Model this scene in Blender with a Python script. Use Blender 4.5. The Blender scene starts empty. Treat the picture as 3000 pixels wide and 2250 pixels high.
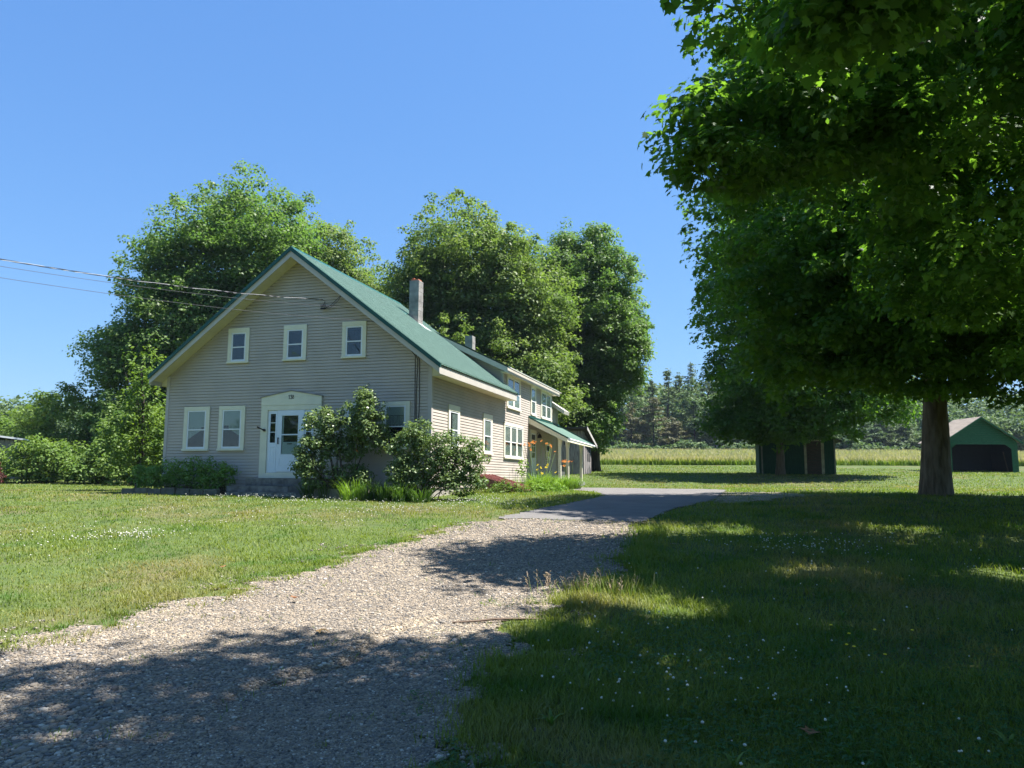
import bpy, math, random
import numpy as np
from mathutils import Matrix, Vector

# ------------------------------------------------------------------ camera, light
S = bpy.context.scene
COL = S.collection
R = math.radians
YA = R(16.317)
cd = bpy.data.cameras.new('camera'); cam = bpy.data.objects.new('camera', cd); COL.objects.link(cam)
cd.sensor_width = 36; cd.lens = 27.04; cd.clip_end = 3000; cd.clip_start = 0.05
cam.matrix_world = Matrix.Translation((0, 0, 1.6)) @ Matrix.Rotation(R(97.057), 4, 'X') @ Matrix.Rotation(R(0.205), 4, 'Z')
S.camera = cam
SUN_EL = R(63.6)
W = bpy.data.worlds.new('World'); S.world = W; W.use_nodes = True
wn = W.node_tree.nodes; wl = W.node_tree.links
bg = wn['Background']; sky = wn.new('ShaderNodeTexSky'); sky.sky_type = 'NISHITA'; sky.sun_disc = False
sky.sun_elevation = SUN_EL; sky.sun_rotation = R(90); sky.altitude = 200; sky.air_density = 1.35; sky.dust_density = 0.35; sky.ozone_density = 2.4
# richer blue: per-channel response on the sky colour
_sp = wn.new('ShaderNodeSeparateColor'); _cb = wn.new('ShaderNodeCombineColor'); wl.new(sky.outputs[0], _sp.inputs[0])
for _i, (_a, _p) in enumerate(((.40, .77), (.715, .66), (1.43, .5))):
    _pw = wn.new('ShaderNodeMath'); _pw.operation = 'POWER'; _pw.inputs[1].default_value = _p; wl.new(_sp.outputs[_i], _pw.inputs[0])
    _ml = wn.new('ShaderNodeMath'); _ml.operation = 'MULTIPLY'; _ml.inputs[1].default_value = _a; wl.new(_pw.outputs[0], _ml.inputs[0]); wl.new(_ml.outputs[0], _cb.inputs[_i])
wl.new(_cb.outputs[0], bg.inputs[0]); bg.inputs[1].default_value = 0.103
sd = bpy.data.lights.new('sun', 'SUN'); sun = bpy.data.objects.new('sun', sd); COL.objects.link(sun)
sd.energy = 5.0; sd.angle = R(0.53); sd.color = (1, .965, .935); sun.rotation_euler = (0, R(90) - SUN_EL, 0); sun.location = (20, 0, 40)
S.view_settings.view_transform = 'Standard'; S.view_settings.look = 'None'; S.view_settings.gamma = 1
S.view_settings.exposure = 1.56
S.cycles.max_bounces = 6; S.cycles.diffuse_bounces = 3; S.cycles.transmission_bounces = 4; S.cycles.transparent_max_bounces = 6
S.cycles.caustics_reflective = False; S.cycles.caustics_refractive = False

rng = np.random.default_rng(7)
random.seed(7)

# ------------------------------------------------------------------ materials
def mat(name, col, rough=.8, var=.12, scale=4., bump=0., bscale=40., spec=.3, metal=0., stretch=None, col2=None, contrast=(.35, .65), coord='Object'):
    m = bpy.data.materials.new(name); m.use_nodes = True
    n = m.node_tree.nodes; l = m.node_tree.links; b = n['Principled BSDF']
    b.inputs['Roughness'].default_value = rough; b.inputs['Specular IOR Level'].default_value = spec; b.inputs['Metallic'].default_value = metal
    tc = n.new('ShaderNodeTexCoord'); mp = n.new('ShaderNodeMapping'); l.new(tc.outputs[coord], mp.inputs[0])
    if stretch: mp.inputs['Scale'].default_value = stretch
    ns = n.new('ShaderNodeTexNoise'); ns.inputs['Scale'].default_value = scale; ns.inputs['Detail'].default_value = 6; l.new(mp.outputs[0], ns.inputs[0])
    cr = n.new('ShaderNodeValToRGB'); l.new(ns.outputs[0], cr.inputs[0])
    c2 = col2 or tuple(min(1, c*(1+var)) for c in col); c1 = col if col2 else tuple(c*(1-var) for c in col)
    e = cr.color_ramp.elements; e[0].position, e[1].position = contrast; e[0].color = (*c1, 1); e[1].color = (*c2, 1)
    l.new(cr.outputs[0], b.inputs['Base Color'])
    if bump:
        n2 = n.new('ShaderNodeTexNoise'); n2.inputs['Scale'].default_value = bscale; n2.inputs['Detail'].default_value = 5; l.new(mp.outputs[0], n2.inputs[0])
        bp = n.new('ShaderNodeBump'); bp.inputs['Strength'].default_value = bump; bp.inputs['Distance'].default_value = .02
        l.new(n2.outputs[0], bp.inputs['Height']); l.new(bp.outputs[0], b.inputs['Normal'])
    return m

def leafmat(name, cA, cB, trans=.35, rough=.5, tcol=None, pos=None, hcol=None, spec=.15):
    """two-sided leaf: per-leaf tint attribute, optional colour by world patch and by height along the blade"""
    m = bpy.data.materials.new(name); m.use_nodes = True
    n = m.node_tree.nodes; l = m.node_tree.links; b = n['Principled BSDF']; out = n['Material Output']
    b.inputs['Roughness'].default_value = rough; b.inputs['Specular IOR Level'].default_value = spec
    at = n.new('ShaderNodeAttribute'); at.attribute_name = 'tint'
    mx = n.new('ShaderNodeMix'); mx.data_type = 'RGBA'; l.new(at.outputs['Fac'], mx.inputs[0])
    mx.inputs[6].default_value = (*cA, 1); mx.inputs[7].default_value = (*cB, 1)
    c = mx.outputs[2]
    if pos:
        for (pc, sc, lo, hi) in pos:
            tc = n.new('ShaderNodeNewGeometry'); ns = n.new('ShaderNodeTexNoise'); ns.inputs['Scale'].default_value = sc; ns.inputs['Detail'].default_value = 4
            l.new(tc.outputs['Position'], ns.inputs[0])
            mr = n.new('ShaderNodeMapRange'); mr.inputs[1].default_value = lo; mr.inputs[2].default_value = hi; l.new(ns.outputs[0], mr.inputs[0])
            m2 = n.new('ShaderNodeMix'); m2.data_type = 'RGBA'; l.new(mr.outputs[0], m2.inputs[0]); l.new(c, m2.inputs[6]); m2.inputs[7].default_value = (*pc, 1); c = m2.outputs[2]
    if hcol:
        ah = n.new('ShaderNodeAttribute'); ah.attribute_name = 'along'
        mr = n.new('ShaderNodeMapRange'); mr.inputs[1].default_value = hcol[1]; mr.inputs[2].default_value = hcol[2]; l.new(ah.outputs['Fac'], mr.inputs[0])
        m2 = n.new('ShaderNodeMix'); m2.data_type = 'RGBA'; l.new(mr.outputs[0], m2.inputs[0]); l.new(c, m2.inputs[6]); m2.inputs[7].default_value = (*hcol[0], 1); c = m2.outputs[2]
    l.new(c, b.inputs['Base Color'])
    tr = n.new('ShaderNodeBsdfTranslucent')
    hs = n.new('ShaderNodeMix'); hs.data_type = 'RGBA'; hs.blend_type = 'MULTIPLY'; hs.inputs[0].default_value = 1; l.new(c, hs.inputs[6]); hs.inputs[7].default_value = (*(tcol or (1.5, 1.5, .6)), 1)
    l.new(hs.outputs[2], tr.inputs[0])
    ms = n.new('ShaderNodeMixShader'); ms.inputs[0].default_value = trans; l.new(b.outputs[0], ms.inputs[1]); l.new(tr.outputs[0], ms.inputs[2]); l.new(ms.outputs[0], out.inputs[0])
    return m

M = {}
M['siding'] = mat('taupe_vinyl_siding', (.445, .39, .33), .55, .07, .9, .05, 30)
M['cream'] = mat('cream_trim_paint', (.70, .67, .52), .5, .04, 3)
M['white'] = mat('white_vinyl', (.72, .74, .75), .35, .03, 3)
M['doorwhite'] = mat('white_door_paint', (.68, .74, .80), .35, .02, 3)
M['soffit'] = mat('cream_soffit', (.62, .57, .40), .6, .05, 2)
M['fascia'] = mat('pale_fascia', (.47, .44, .38), .5, .05, 2)
M['roof'] = mat('green_metal_roof', (.065, .13, .095), .6, .16, 1.2, 0, spec=.2, stretch=(.35, 3, .35))
M['rooftrim'] = mat('dark_green_trim', (.012, .075, .06), .4, .1, 2)
M['block'] = mat('grey_concrete_block', (.235, .22, .20), .9, .25, 3, .4, 30)
M['cmortar'] = mat('mortar', (.22, .21, .20), .9, .1)
M['clay'] = mat('clay_flue', (.35, .12, .06), .8, .2)
M['lead'] = mat('pale_flashing', (.75, .75, .72), .4, .1)
M['stone'] = mat('granite_step', (.16, .155, .14), .9, .35, 5, .6, 18)
M['edge'] = mat('landscape_block', (.13, .125, .095), .95, .25, 6, .6, 30)
M['found'] = mat('foundation_concrete', (.33, .30, .26), .9, .15, 3, .3)
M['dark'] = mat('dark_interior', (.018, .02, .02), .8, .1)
M['curtain'] = mat('pale_curtain', (.50, .52, .50), .9, .25, 6, stretch=(9, 9, .6))
M['shade'] = mat('window_shade', (.55, .56, .53), .9, .04)
M['black'] = mat('black_cable', (.015, .015, .018), .5, .1)
M['alu'] = mat('bare_aluminium_strand', (.55, .55, .55), .4, .1)
M['iron'] = mat('brown_black_metal', (.03, .022, .018), .5, .2)
M['redsteel'] = mat('rust_red_bulkhead_paint', (.26, .115, .10), .5, .1, 4)
M['redwall'] = mat('brown_bulkhead_side', (.15, .09, .075), .7, .15, 4)
M['grnwood'] = mat('peeling_green_board', (.014, .075, .028), .75, .4, 5, .3, 20, stretch=(1, 1, 6), col2=(.03, .125, .052))
M['dkgrn'] = mat('dark_green_board', (.022, .066, .032), .8, .3, 6, .2, 20, stretch=(5, 5, .5))
M['weather'] = mat('weathered_grey_board', (.13, .115, .105), .9, .4, 4, .4, 20, stretch=(6, 6, .5), col2=(.36, .33, .30))
M['oldroof'] = mat('rusty_tan_roofing', (.24, .20, .155), .7, .2, 2, stretch=(6, .6, .6))
M['darkroof'] = mat('dark_roofing', (.05, .048, .045), .8, .2, 3)
M['brownwood'] = mat('old_brown_door_wood', (.085, .064, .045), .85, .3, 5, .3, stretch=(1, 1, 8))
M['wood'] = mat('creosote_pole_wood', (.10, .075, .055), .9, .2, 4, stretch=(4, 4, .4))
M['bark'] = mat('maple_bark', (.08, .062, .04), .95, .4, 3, 1., 9, stretch=(2.6, 2.6, .55), col2=(.17, .14, .10))
M['barkd'] = mat('dark_bark', (.06, .05, .04), .95, .3, 3, .6, 8, stretch=(3, 3, .5))
M['asphalt'] = mat('old_asphalt', (.145, .135, .122), .9, .15, 1.5, .5, 120, contrast=(.3, .7))
M['flwhite'] = mat('clover_white', (.52, .51, .42), .7, .1)
M['orange'] = leafmat('lily_orange', (.80, .30, .06), (.88, .42, .10), .35, .5, (1.2, 1, .8))
M['yellow'] = leafmat('lily_yellow', (.80, .60, .03), (.85, .72, .06), .35, .5, (1.2, 1, .8))
M['stick'] = mat('dead_twig', (.17, .12, .085), .9, .3)
M['deadleaf'] = mat('dead_leaf', (.42, .25, .09), .8, .2)

def glass():
    m = bpy.data.materials.new('window_glass'); m.use_nodes = True
    n = m.node_tree.nodes; l = m.node_tree.links; n.remove(n['Principled BSDF']); out = n['Material Output']
    t = n.new('ShaderNodeBsdfTransparent'); t.inputs[0].default_value = (.78, .83, .81, 1)
    g = n.new('ShaderNodeBsdfGlossy'); g.inputs['Roughness'].default_value = .03
    f = n.new('ShaderNodeLayerWeight'); f.inputs[0].default_value = .5
    p = n.new('ShaderNodeMath'); p.operation = 'POWER'; p.inputs[1].default_value = 4; l.new(f.outputs['Facing'], p.inputs[0])
    q = n.new('ShaderNodeMath'); q.operation = 'MULTIPLY_ADD'; q.inputs[1].default_value = .7; q.inputs[2].default_value = .06; l.new(p.outputs[0], q.inputs[0])
    x = n.new('ShaderNodeMixShader'); l.new(q.outputs[0], x.inputs[0]); l.new(t.outputs[0], x.inputs[1]); l.new(g.outputs[0], x.inputs[2]); l.new(x.outputs[0], out.inputs[0])
    return m
M['glass'] = glass()

def ground_mat(name, base, spots, bump=.6, bs=30, vor=None):
    """base colour blended with noise-shaped patches; vor adds pebble-sized cells"""
    m = bpy.data.materials.new(name); m.use_nodes = True
    n = m.node_tree.nodes; l = m.node_tree.links; b = n['Principled BSDF']; b.inputs['Roughness'].default_value = .95; b.inputs['Specular IOR Level'].default_value = .15
    g = n.new('ShaderNodeNewGeometry'); rgb = n.new('ShaderNodeRGB'); rgb.outputs[0].default_value = (*base, 1); c = rgb.outputs[0]
    for (pc, sc, lo, hi) in spots:
        ns = n.new('ShaderNodeTexNoise'); ns.inputs['Scale'].default_value = sc; ns.inputs['Detail'].default_value = 6; l.new(g.outputs['Position'], ns.inputs[0])
        mr = n.new('ShaderNodeMapRange'); mr.inputs[1].default_value = lo; mr.inputs[2].default_value = hi; l.new(ns.outputs[0], mr.inputs[0])
        m2 = n.new('ShaderNodeMix'); m2.data_type = 'RGBA'; l.new(mr.outputs[0], m2.inputs[0]); l.new(c, m2.inputs[6]); m2.inputs[7].default_value = (*pc, 1); c = m2.outputs[2]
    h = None
    if vor:
        v = n.new('ShaderNodeTexVoronoi'); v.inputs['Scale'].default_value = vor; l.new(g.outputs['Position'], v.inputs[0])
        m3 = n.new('ShaderNodeMix'); m3.data_type = 'RGBA'; m3.blend_type = 'OVERLAY'; m3.inputs[0].default_value = .55
        sp = n.new('ShaderNodeSeparateColor'); l.new(v.outputs['Color'], sp.inputs[0])
        l.new(c, m3.inputs[6]); l.new(sp.outputs[0], m3.inputs[7]); c = m3.outputs[2]; h = v.outputs['Distance']
    l.new(c, b.inputs['Base Color'])
    bp = n.new('ShaderNodeBump'); bp.inputs['Strength'].default_value = bump; bp.inputs['Distance'].default_value = .02
    if h is None:
        ns = n.new('ShaderNodeTexNoise'); ns.inputs['Scale'].default_value = bs; ns.inputs['Detail'].default_value = 8; l.new(g.outputs['Position'], ns.inputs[0]); h = ns.outputs[0]
    else: bp.invert = True
    l.new(h, bp.inputs['Height']); l.new(bp.outputs[0], b.inputs['Normal'])
    return m
M['soil'] = ground_mat('lawn_soil', (.075, .105, .03), [((.12, .105, .05), .35, .5, .68), ((.05, .07, .022), 1.7, .5, .7)], .8, 25)
M['gravel'] = ground_mat('gravel_bed', (.25, .205, .15), [((.32, .26, .18), .9, .5, .65), ((.15, .13, .105), 6., .5, .65)], 1., 30, 42.)
M['tan'] = ground_mat('sandy_gravel', (.25, .215, .15), [((.17, .17, .08), 1.5, .45, .6)], .8, 30, 40.)

# ------------------------------------------------------------------ helpers
def tag(o, label=None, cat=None, group=None, kind=None):
    if label: o['label'] = label
    if cat: o['category'] = cat
    if group: o['group'] = group
    if kind: o['kind'] = kind
    return o
def empty(name, loc, rz=0, label=None, cat=None, group=None):
    o = bpy.data.objects.new(name, None); COL.objects.link(o); o.location = loc; o.rotation_euler = (0, 0, rz); o.empty_display_size = .3
    return tag(o, label, cat, group)
def link(name, me, m, parent=None, off=(0, 0, 0), smooth=False):
    if m is not None: me.materials.append(m)
    o = bpy.data.objects.new(name, me); COL.objects.link(o)
    if parent is not None: o.parent = parent
    o.location = off
    if smooth: me.polygons.foreach_set('use_smooth', np.ones(len(me.polygons), bool))
    return o
def npmesh(name, V, F, m, parent=None, tint=None, along=None, smooth=False, off=(0, 0, 0)):
    V = np.ascontiguousarray(V, dtype=np.float32).reshape(-1, 3); F = np.asarray(F, dtype=np.int32)
    k = F.shape[1]; me = bpy.data.meshes.new(name)
    me.vertices.add(len(V)); me.vertices.foreach_set('co', V.ravel())
    me.loops.add(F.size); me.loops.foreach_set('vertex_index', F.ravel())
    me.polygons.add(len(F)); me.polygons.foreach_set('loop_start', np.arange(0, F.size, k, dtype=np.int32)); me.polygons.foreach_set('loop_total', np.full(len(F), k, dtype=np.int32))
    me.update(calc_edges=True)
    if tint is not None:
        a = me.attributes.new('tint', 'FLOAT', 'FACE'); a.data.foreach_set('value', np.asarray(tint, dtype=np.float32))
    if along is not None:
        a = me.attributes.new('along', 'FLOAT', 'POINT'); a.data.foreach_set('value', np.asarray(along, dtype=np.float32))
    return link(name, me, m, parent, off, smooth)

class MB:
    def __init__(s): s.v = []; s.f = []
    def poly(s, pts):
        i = len(s.v); s.v += [tuple(p) for p in pts]; s.f.append(tuple(range(i, i+len(pts)))); return s
    def box(s, x0, x1, y0, y1, z0, z1):
        i = len(s.v); s.v += [(x, y, z) for z in (z0, z1) for y in (y0, y1) for x in (x0, x1)]
        for q in ((0, 2, 3, 1), (4, 5, 7, 6), (0, 1, 5, 4), (2, 6, 7, 3), (0, 4, 6, 2), (1, 3, 7, 5)): s.f.append(tuple(i+a for a in q))
        return s
    def hexa(s, b, t):
        """b,t: 4 bottom, 4 top corners"""
        i = len(s.v); s.v += [tuple(p) for p in b+t]
        for q in ((0, 3, 2, 1), (4, 5, 6, 7), (0, 1, 5, 4), (1, 2, 6, 5), (2, 3, 7, 6), (3, 0, 4, 7)): s.f.append(tuple(i+a for a in q))
        return s
    def beam(s, a, b, w, h, up=(0, 0, 1)):
        a = Vector(a); b = Vector(b); d = (b-a).normalized(); r = d.cross(Vector(up)).normalized(); u = r.cross(d)
        c = [(-w/2, -h/2), (w/2, -h/2), (w/2, h/2), (-w/2, h/2)]
        return s.hexa([a+r*x+u*y for x, y in c], [b+r*x+u*y for x, y in c])
    def tube(s, pts, rad, n=8, cap=True):
        pts = [Vector(p) for p in pts]; rad = rad if hasattr(rad, '__len__') else [rad]*len(pts); base = len(s.v)
        for k, p in enumerate(pts):
            d = (pts[min(k+1, len(pts)-1)]-pts[max(k-1, 0)]).normalized()
            r = d.orthogonal().normalized() if k == 0 else (r-d*r.dot(d)).normalized(); u = d.cross(r)
            for j in range(n):
                a = 2*math.pi*j/n; s.v.append(tuple(p+(r*math.cos(a)+u*math.sin(a))*rad[k]))
        for k in range(len(pts)-1):
            for j in range(n):
                s.f.append((base+k*n+j, base+k*n+(j+1) % n, base+(k+1)*n+(j+1) % n, base+(k+1)*n+j))
        if cap: s.f.append(tuple(base+j for j in reversed(range(n)))); s.f.append(tuple(base+(len(pts)-1)*n+j for j in range(n)))
        return s
    def build(s, name, m, parent=None, off=(0, 0, 0), smooth=False):
        me = bpy.data.meshes.new(name); me.from_pydata(s.v, [], s.f); me.update()
        return link(name, me, m, parent, off, smooth)
def curve_obj(name, pts, rad, m, parent=None, res=2):
    mb = MB(); mb.tube(pts, rad, 6); return mb.build(name, m, parent)

def noise2(x, y, s, seed=0):
    """cheap smooth value noise, vectorised"""
    x = np.asarray(x, float)/s; y = np.asarray(y, float)/s
    xi = np.floor(x).astype(int); yi = np.floor(y).astype(int); fx = x-xi; fy = y-yi; fx = fx*fx*(3-2*fx); fy = fy*fy*(3-2*fy)
    def h(a, b):
        t = np.sin(a*127.1+b*311.7+seed*74.7)*43758.5453; return t-np.floor(t)
    return (h(xi, yi)*(1-fx)+h(xi+1, yi)*fx)*(1-fy)+(h(xi, yi+1)*(1-fx)+h(xi+1, yi+1)*fx)*fy

_ty = [-80, -30, 0, 4, 8, 12, 16, 20, 25, 30, 38, 42, 47, 58, 70, 75, 150, 260, 700]
_tz = [-1.2, -1.0, -.05, .02, .22, .42, .63, .85, 1.05, 1.12, 1.2, 1.34, 1.85, 2.2, 2.85, 3.1, 7.0, 9, 12]
def ter(x, y):
    x = np.asarray(x, float); y = np.asarray(y, float)
    z = np.interp(y, _ty, _tz)
    z = z+.10*np.clip((x-6)/6, 0, 1)*np.clip((y-14)/8, 0, 1)*np.clip((38-y)/8, 0, 1)
    z = z+.04*(noise2(x, y, 3.1)-.5)*np.clip(y/6, 0, 1)*np.clip((24-y)/4, 0, 1)
    # washed-out rut across the gravel
    ax, ay, bx_, by_ = -1.9, 5.2, -.7, 8.1; t = np.clip(((x-ax)*(bx_-ax)+(y-ay)*(by_-ay))/((bx_-ax)**2+(by_-ay)**2), 0, 1); wig = .10*np.sin(t*11)
    d = (x-ax-t*(bx_-ax)+wig)*.92-(y-ay-t*(by_-ay))*.38; env = np.exp(-(((x-ax-t*(bx_-ax))**2+(y-ay-t*(by_-ay))**2)/.16))*np.sin(np.clip(t, .02, .98)*np.pi)**.5
    z = z+env*(-.05*np.exp(-(d/.07)**2)+.022*np.exp(-((d+.14)/.07)**2))
    left = np.clip((-x-12)/10, 0, 1)*np.clip((y-36)/8, 0, 1)
    return z-left*np.clip(z-1.45, 0, 40)*.9
def tz(x, y): return float(ter(x, y))

# ------------------------------------------------------------------ ground
xs = np.unique(np.concatenate([np.linspace(-900, -60, 22), np.linspace(-60, -12, 40), np.arange(-12, 14, .25), np.linspace(14, 60, 50), np.linspace(60, 900, 22)]))
ys = np.unique(np.concatenate([np.linspace(-80, -4, 12), np.arange(-4, 22, .25), np.arange(22, 60, .7), np.linspace(60, 160, 50), np.linspace(160, 900, 20)]))
def gridmesh(name, xs, ys, m, dz=0., mask=None, kind='structure', lab=None):
    X, Y = np.meshgrid(xs, ys); Z = ter(X, Y)+dz; V = np.stack([X, Y, Z], -1).reshape(-1, 3)
    nx = len(xs); i = np.arange(len(ys)-1)[:, None]*nx+np.arange(nx-1)[None]; i = i.ravel(); F = np.stack([i, i+1, i+nx+1, i+nx], -1)
    if mask is not None:
        C = V[F].mean(1); F = F[mask(C[:, 0], C[:, 1])]; u, inv = np.unique(F, return_inverse=True); V = V[u]; F = inv.reshape(-1, 4)
    o = npmesh(name, V, F, m, smooth=True); o['kind'] = kind; return o
def inpoly(x, y, P):
    x = np.asarray(x); r = np.zeros(x.shape, bool); n = len(P)
    for i in range(n):
        x0, y0 = P[i]; x1, y1 = P[(i+1) % n]
        if y0 == y1: continue
        c = ((y0 > y) != (y1 > y)) & (x < (x1-x0)*(y-y0)/(y1-y0)+x0); r ^= c
    return r
DRIVE = [(-6.4, -6), (-5.6, 2), (-4.75, 5), (-4.27, 6.65), (-3.76, 7.99), (-3.12, 9.77), (-2.26, 12.58), (-1.01, 16.26), (-.21, 17.45), (2.79, 16.85), (2.72, 15.54), (2.33, 13.82), (1.4, 10.51), (.72, 9.01), (.11, 7.49), (-.17, 6.55), (-.17, 5.63), (-.26, 4.95), (-.36, 4.43), (-.6, 3), (-1.2, 0), (-1.4, -6)]
PAVE = [(-.35, 17.42), (.89, 20.06), (3.01, 25.1), (3.2, 28), (2.91, 31.0), (2.5, 33), (1.6, 34.4), (1.6, 36.4), (2.93, 37.2), (5, 36.9), (8.6, 34.2), (8.88, 32), (7.81, 28.62), (6.18, 23.61), (3.89, 19.26), (2.85, 16.82)]
TANP = [(7.5, 29.3), (9.6, 28.2), (9.7, 24.5), (7.0, 22.6), (5.6, 21.6), (6.3, 24), (7.7, 28.2)]
_lg = gridmesh('lawn_ground', xs, ys, M['soil'])
_co = np.zeros(len(_lg.data.vertices)*3, np.float32); _lg.data.vertices.foreach_get('co', _co); _co = _co.reshape(-1, 3)
_in = inpoly(_co[:, 0], _co[:, 1], DRIVE) & inpoly(_co[:, 0]-.55, _co[:, 1], DRIVE) & inpoly(_co[:, 0]+.55, _co[:, 1], DRIVE) & inpoly(_co[:, 0], _co[:, 1]+.5, DRIVE); _co[_in, 2] -= .12; _lg.data.vertices.foreach_set('co', _co.ravel()); _lg.data.update()
def wob(x, y, a): return x+a*(noise2(x, y, .45, 3)-.5)+a*(noise2(x, y, .13, 5)-.5), y+a*(noise2(x, y, .5, 9)-.5)
gridmesh('driveway', np.arange(-7, 3.4, .05), np.arange(-5, 18, .05), M['gravel'], .012, lambda x, y: inpoly(*wob(x, y, .5), DRIVE))
gridmesh('paved_driveway', np.arange(-1, 9.5, .12), np.arange(16.5, 38, .12), M['asphalt'], .024, lambda x, y: inpoly(*wob(x, y, .12), PAVE))
gridmesh('gravel_patch', np.arange(5, 11, .1), np.arange(21, 30, .1), M['tan'], .016, lambda x, y: inpoly(*wob(x, y, .8), TANP))

# ------------------------------------------------------------------ blades, leaves
def unit(a): return a/np.maximum(np.linalg.norm(a, axis=-1, keepdims=True), 1e-9)
def blades(P, L, w, lean, az=None, seg=3, r=rng, droop=1.0, arch=0.):
    """tapered arching blades; returns V,F,along"""
    n = len(P); az = r.uniform(0, 2*np.pi, n) if az is None else az
    L = np.broadcast_to(L, n); w = np.broadcast_to(w, n); lean = np.broadcast_to(lean, n)
    d = np.stack([np.cos(az), np.sin(az), np.zeros(n)], -1); s = np.stack([-np.sin(az), np.cos(az), np.zeros(n)], -1)
    t = np.linspace(0, 1, seg+1); V = np.zeros((n, seg+1, 2, 3))
    for k, tt in enumerate(t):
        hor = lean*tt**(1.6)*L; up = L*tt*(1-.35*lean*tt) - arch*L*np.maximum(tt-.5, 0)**2*2.2
        c = P+d*hor[:, None]; c[:, 2] = P[:, 2]+up
        ww = w*(1-.92*tt**1.5)/2
        V[:, k, 0] = c-s*ww[:, None]; V[:, k, 1] = c+s*ww[:, None]
    b = np.arange(n)[:, None]*(2*(seg+1)); F = []
    for k in range(seg): F.append(np.stack([b[:, 0]+2*k, b[:, 0]+2*k+1, b[:, 0]+2*k+3, b[:, 0]+2*k+2], -1))
    F = np.stack(F, 1).reshape(-1, 4)
    return V.reshape(-1, 3), F, np.tile(np.repeat(t, 2), n)
def place(T, P, N, s, r=rng, F0=None):
    """copies template T (k,3; x along, y across, z normal) to points P with normals N and sizes s, as one k-gon each"""
    n = len(P); k = len(T); N = unit(N); a = unit(np.cross(N, unit(r.normal(size=(n, 3))))); b = np.cross(N, a)
    V = P[:, None]+s[:, None, None]*(T[None, :, 0:1]*a[:, None]+T[None, :, 1:2]*b[:, None]+T[None, :, 2:3]*N[:, None])
    return V.reshape(-1, 3), np.arange(n*k).reshape(n, k)
DIAM = np.array([(0, 0, 0), (.42, -.3, .08), (1, 0, -.12), (.42, .3, .08)])
OVAL = np.array([(0, 0, 0), (.3, -.28, .06), (.7, -.24, .04), (1, 0, -.12), (.7, .24, .04), (.3, .28, .06)])
MAPLE = np.array([(0, 0, 0), (.05, -.28, -.03), (-.12, -.5, -.06), (.22, -.42, .02), (.42, -.62, -.06), (.45, -.3, .05), (.66, -.34, .02), (.68, -.14, .03), (1, 0, -.1),
                  (.68, .14, .03), (.66, .34, .02), (.45, .3, .05), (.42, .62, -.06), (.22, .42, .02), (-.12, .5, -.06), (.05, .28, -.03)])

def clump_pts(lobes, n, r, inner=.5):
    """clump centres spread through the outer shell of the union of ellipsoid lobes (x,y,z,rx,ry,rz)"""
    L = np.array(lobes, float); w = (L[:, 3]*L[:, 4]+L[:, 3]*L[:, 5]); w /= w.sum(); out = np.zeros((0, 3))
    while len(out) < n:
        i = r.choice(len(L), n*3, p=w); d = unit(r.normal(size=(n*3, 3))); rr = r.uniform(inner**2, 1, n*3)**.5
        rr *= 1+.10*np.sin(d[:, 0]*7+i)*np.cos(d[:, 2]*6+2*i)
        P = L[i, :3]+d*rr[:, None]*L[i, 3:]
        q = ((P[:, None]-L[None, :, :3])/L[None, :, 3:]); ins = (np.sum(q*q, -1) < inner**2*.9).any(1)
        out = np.vstack([out, P[~ins]])
    return out[:n]
def foliage(C, R0, per, size, T, r, flat=.5, up=.8, jit=.35, cam_lod=None):
    n = len(C); Rr = R0*r.uniform(.6, 1.35, n); i = np.repeat(np.arange(n), per); m = len(i)
    d = unit(r.normal(size=(m, 3))); rr = r.uniform(.15, 1, m)**.5
    off = d*rr[:, None]*Rr[i][:, None]*np.array([1, 1, flat]); off[:, 2] -= .22*(off[:, 0]**2+off[:, 1]**2)/Rr[i]
    P = C[i]+off; N = d*.75+np.array([0, 0, up])+r.normal(size=(m, 3))*jit
    s = size*r.uniform(.6, 1.25, m); V, F = place(T, P, N, s, r)
    tint = np.clip(np.repeat(r.uniform(0, 1, n), per)*.55+r.uniform(0, .45, m), 0, 1)
    return V, F, tint
def limb_path(a, b, r, sag=.12, k=5):
    a = np.array(a, float); b = np.array(b, float); d = np.linalg.norm(b-a); pts = []
    j = r.normal(size=3)*d*.05
    for t in np.linspace(0, 1, k):
        p = a+(b-a)*t; p[2] += math.sin(t*math.pi)*d*sag; p = p+j*math.sin(t*math.pi*1.5); pts.append(tuple(p))
    return pts
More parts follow.
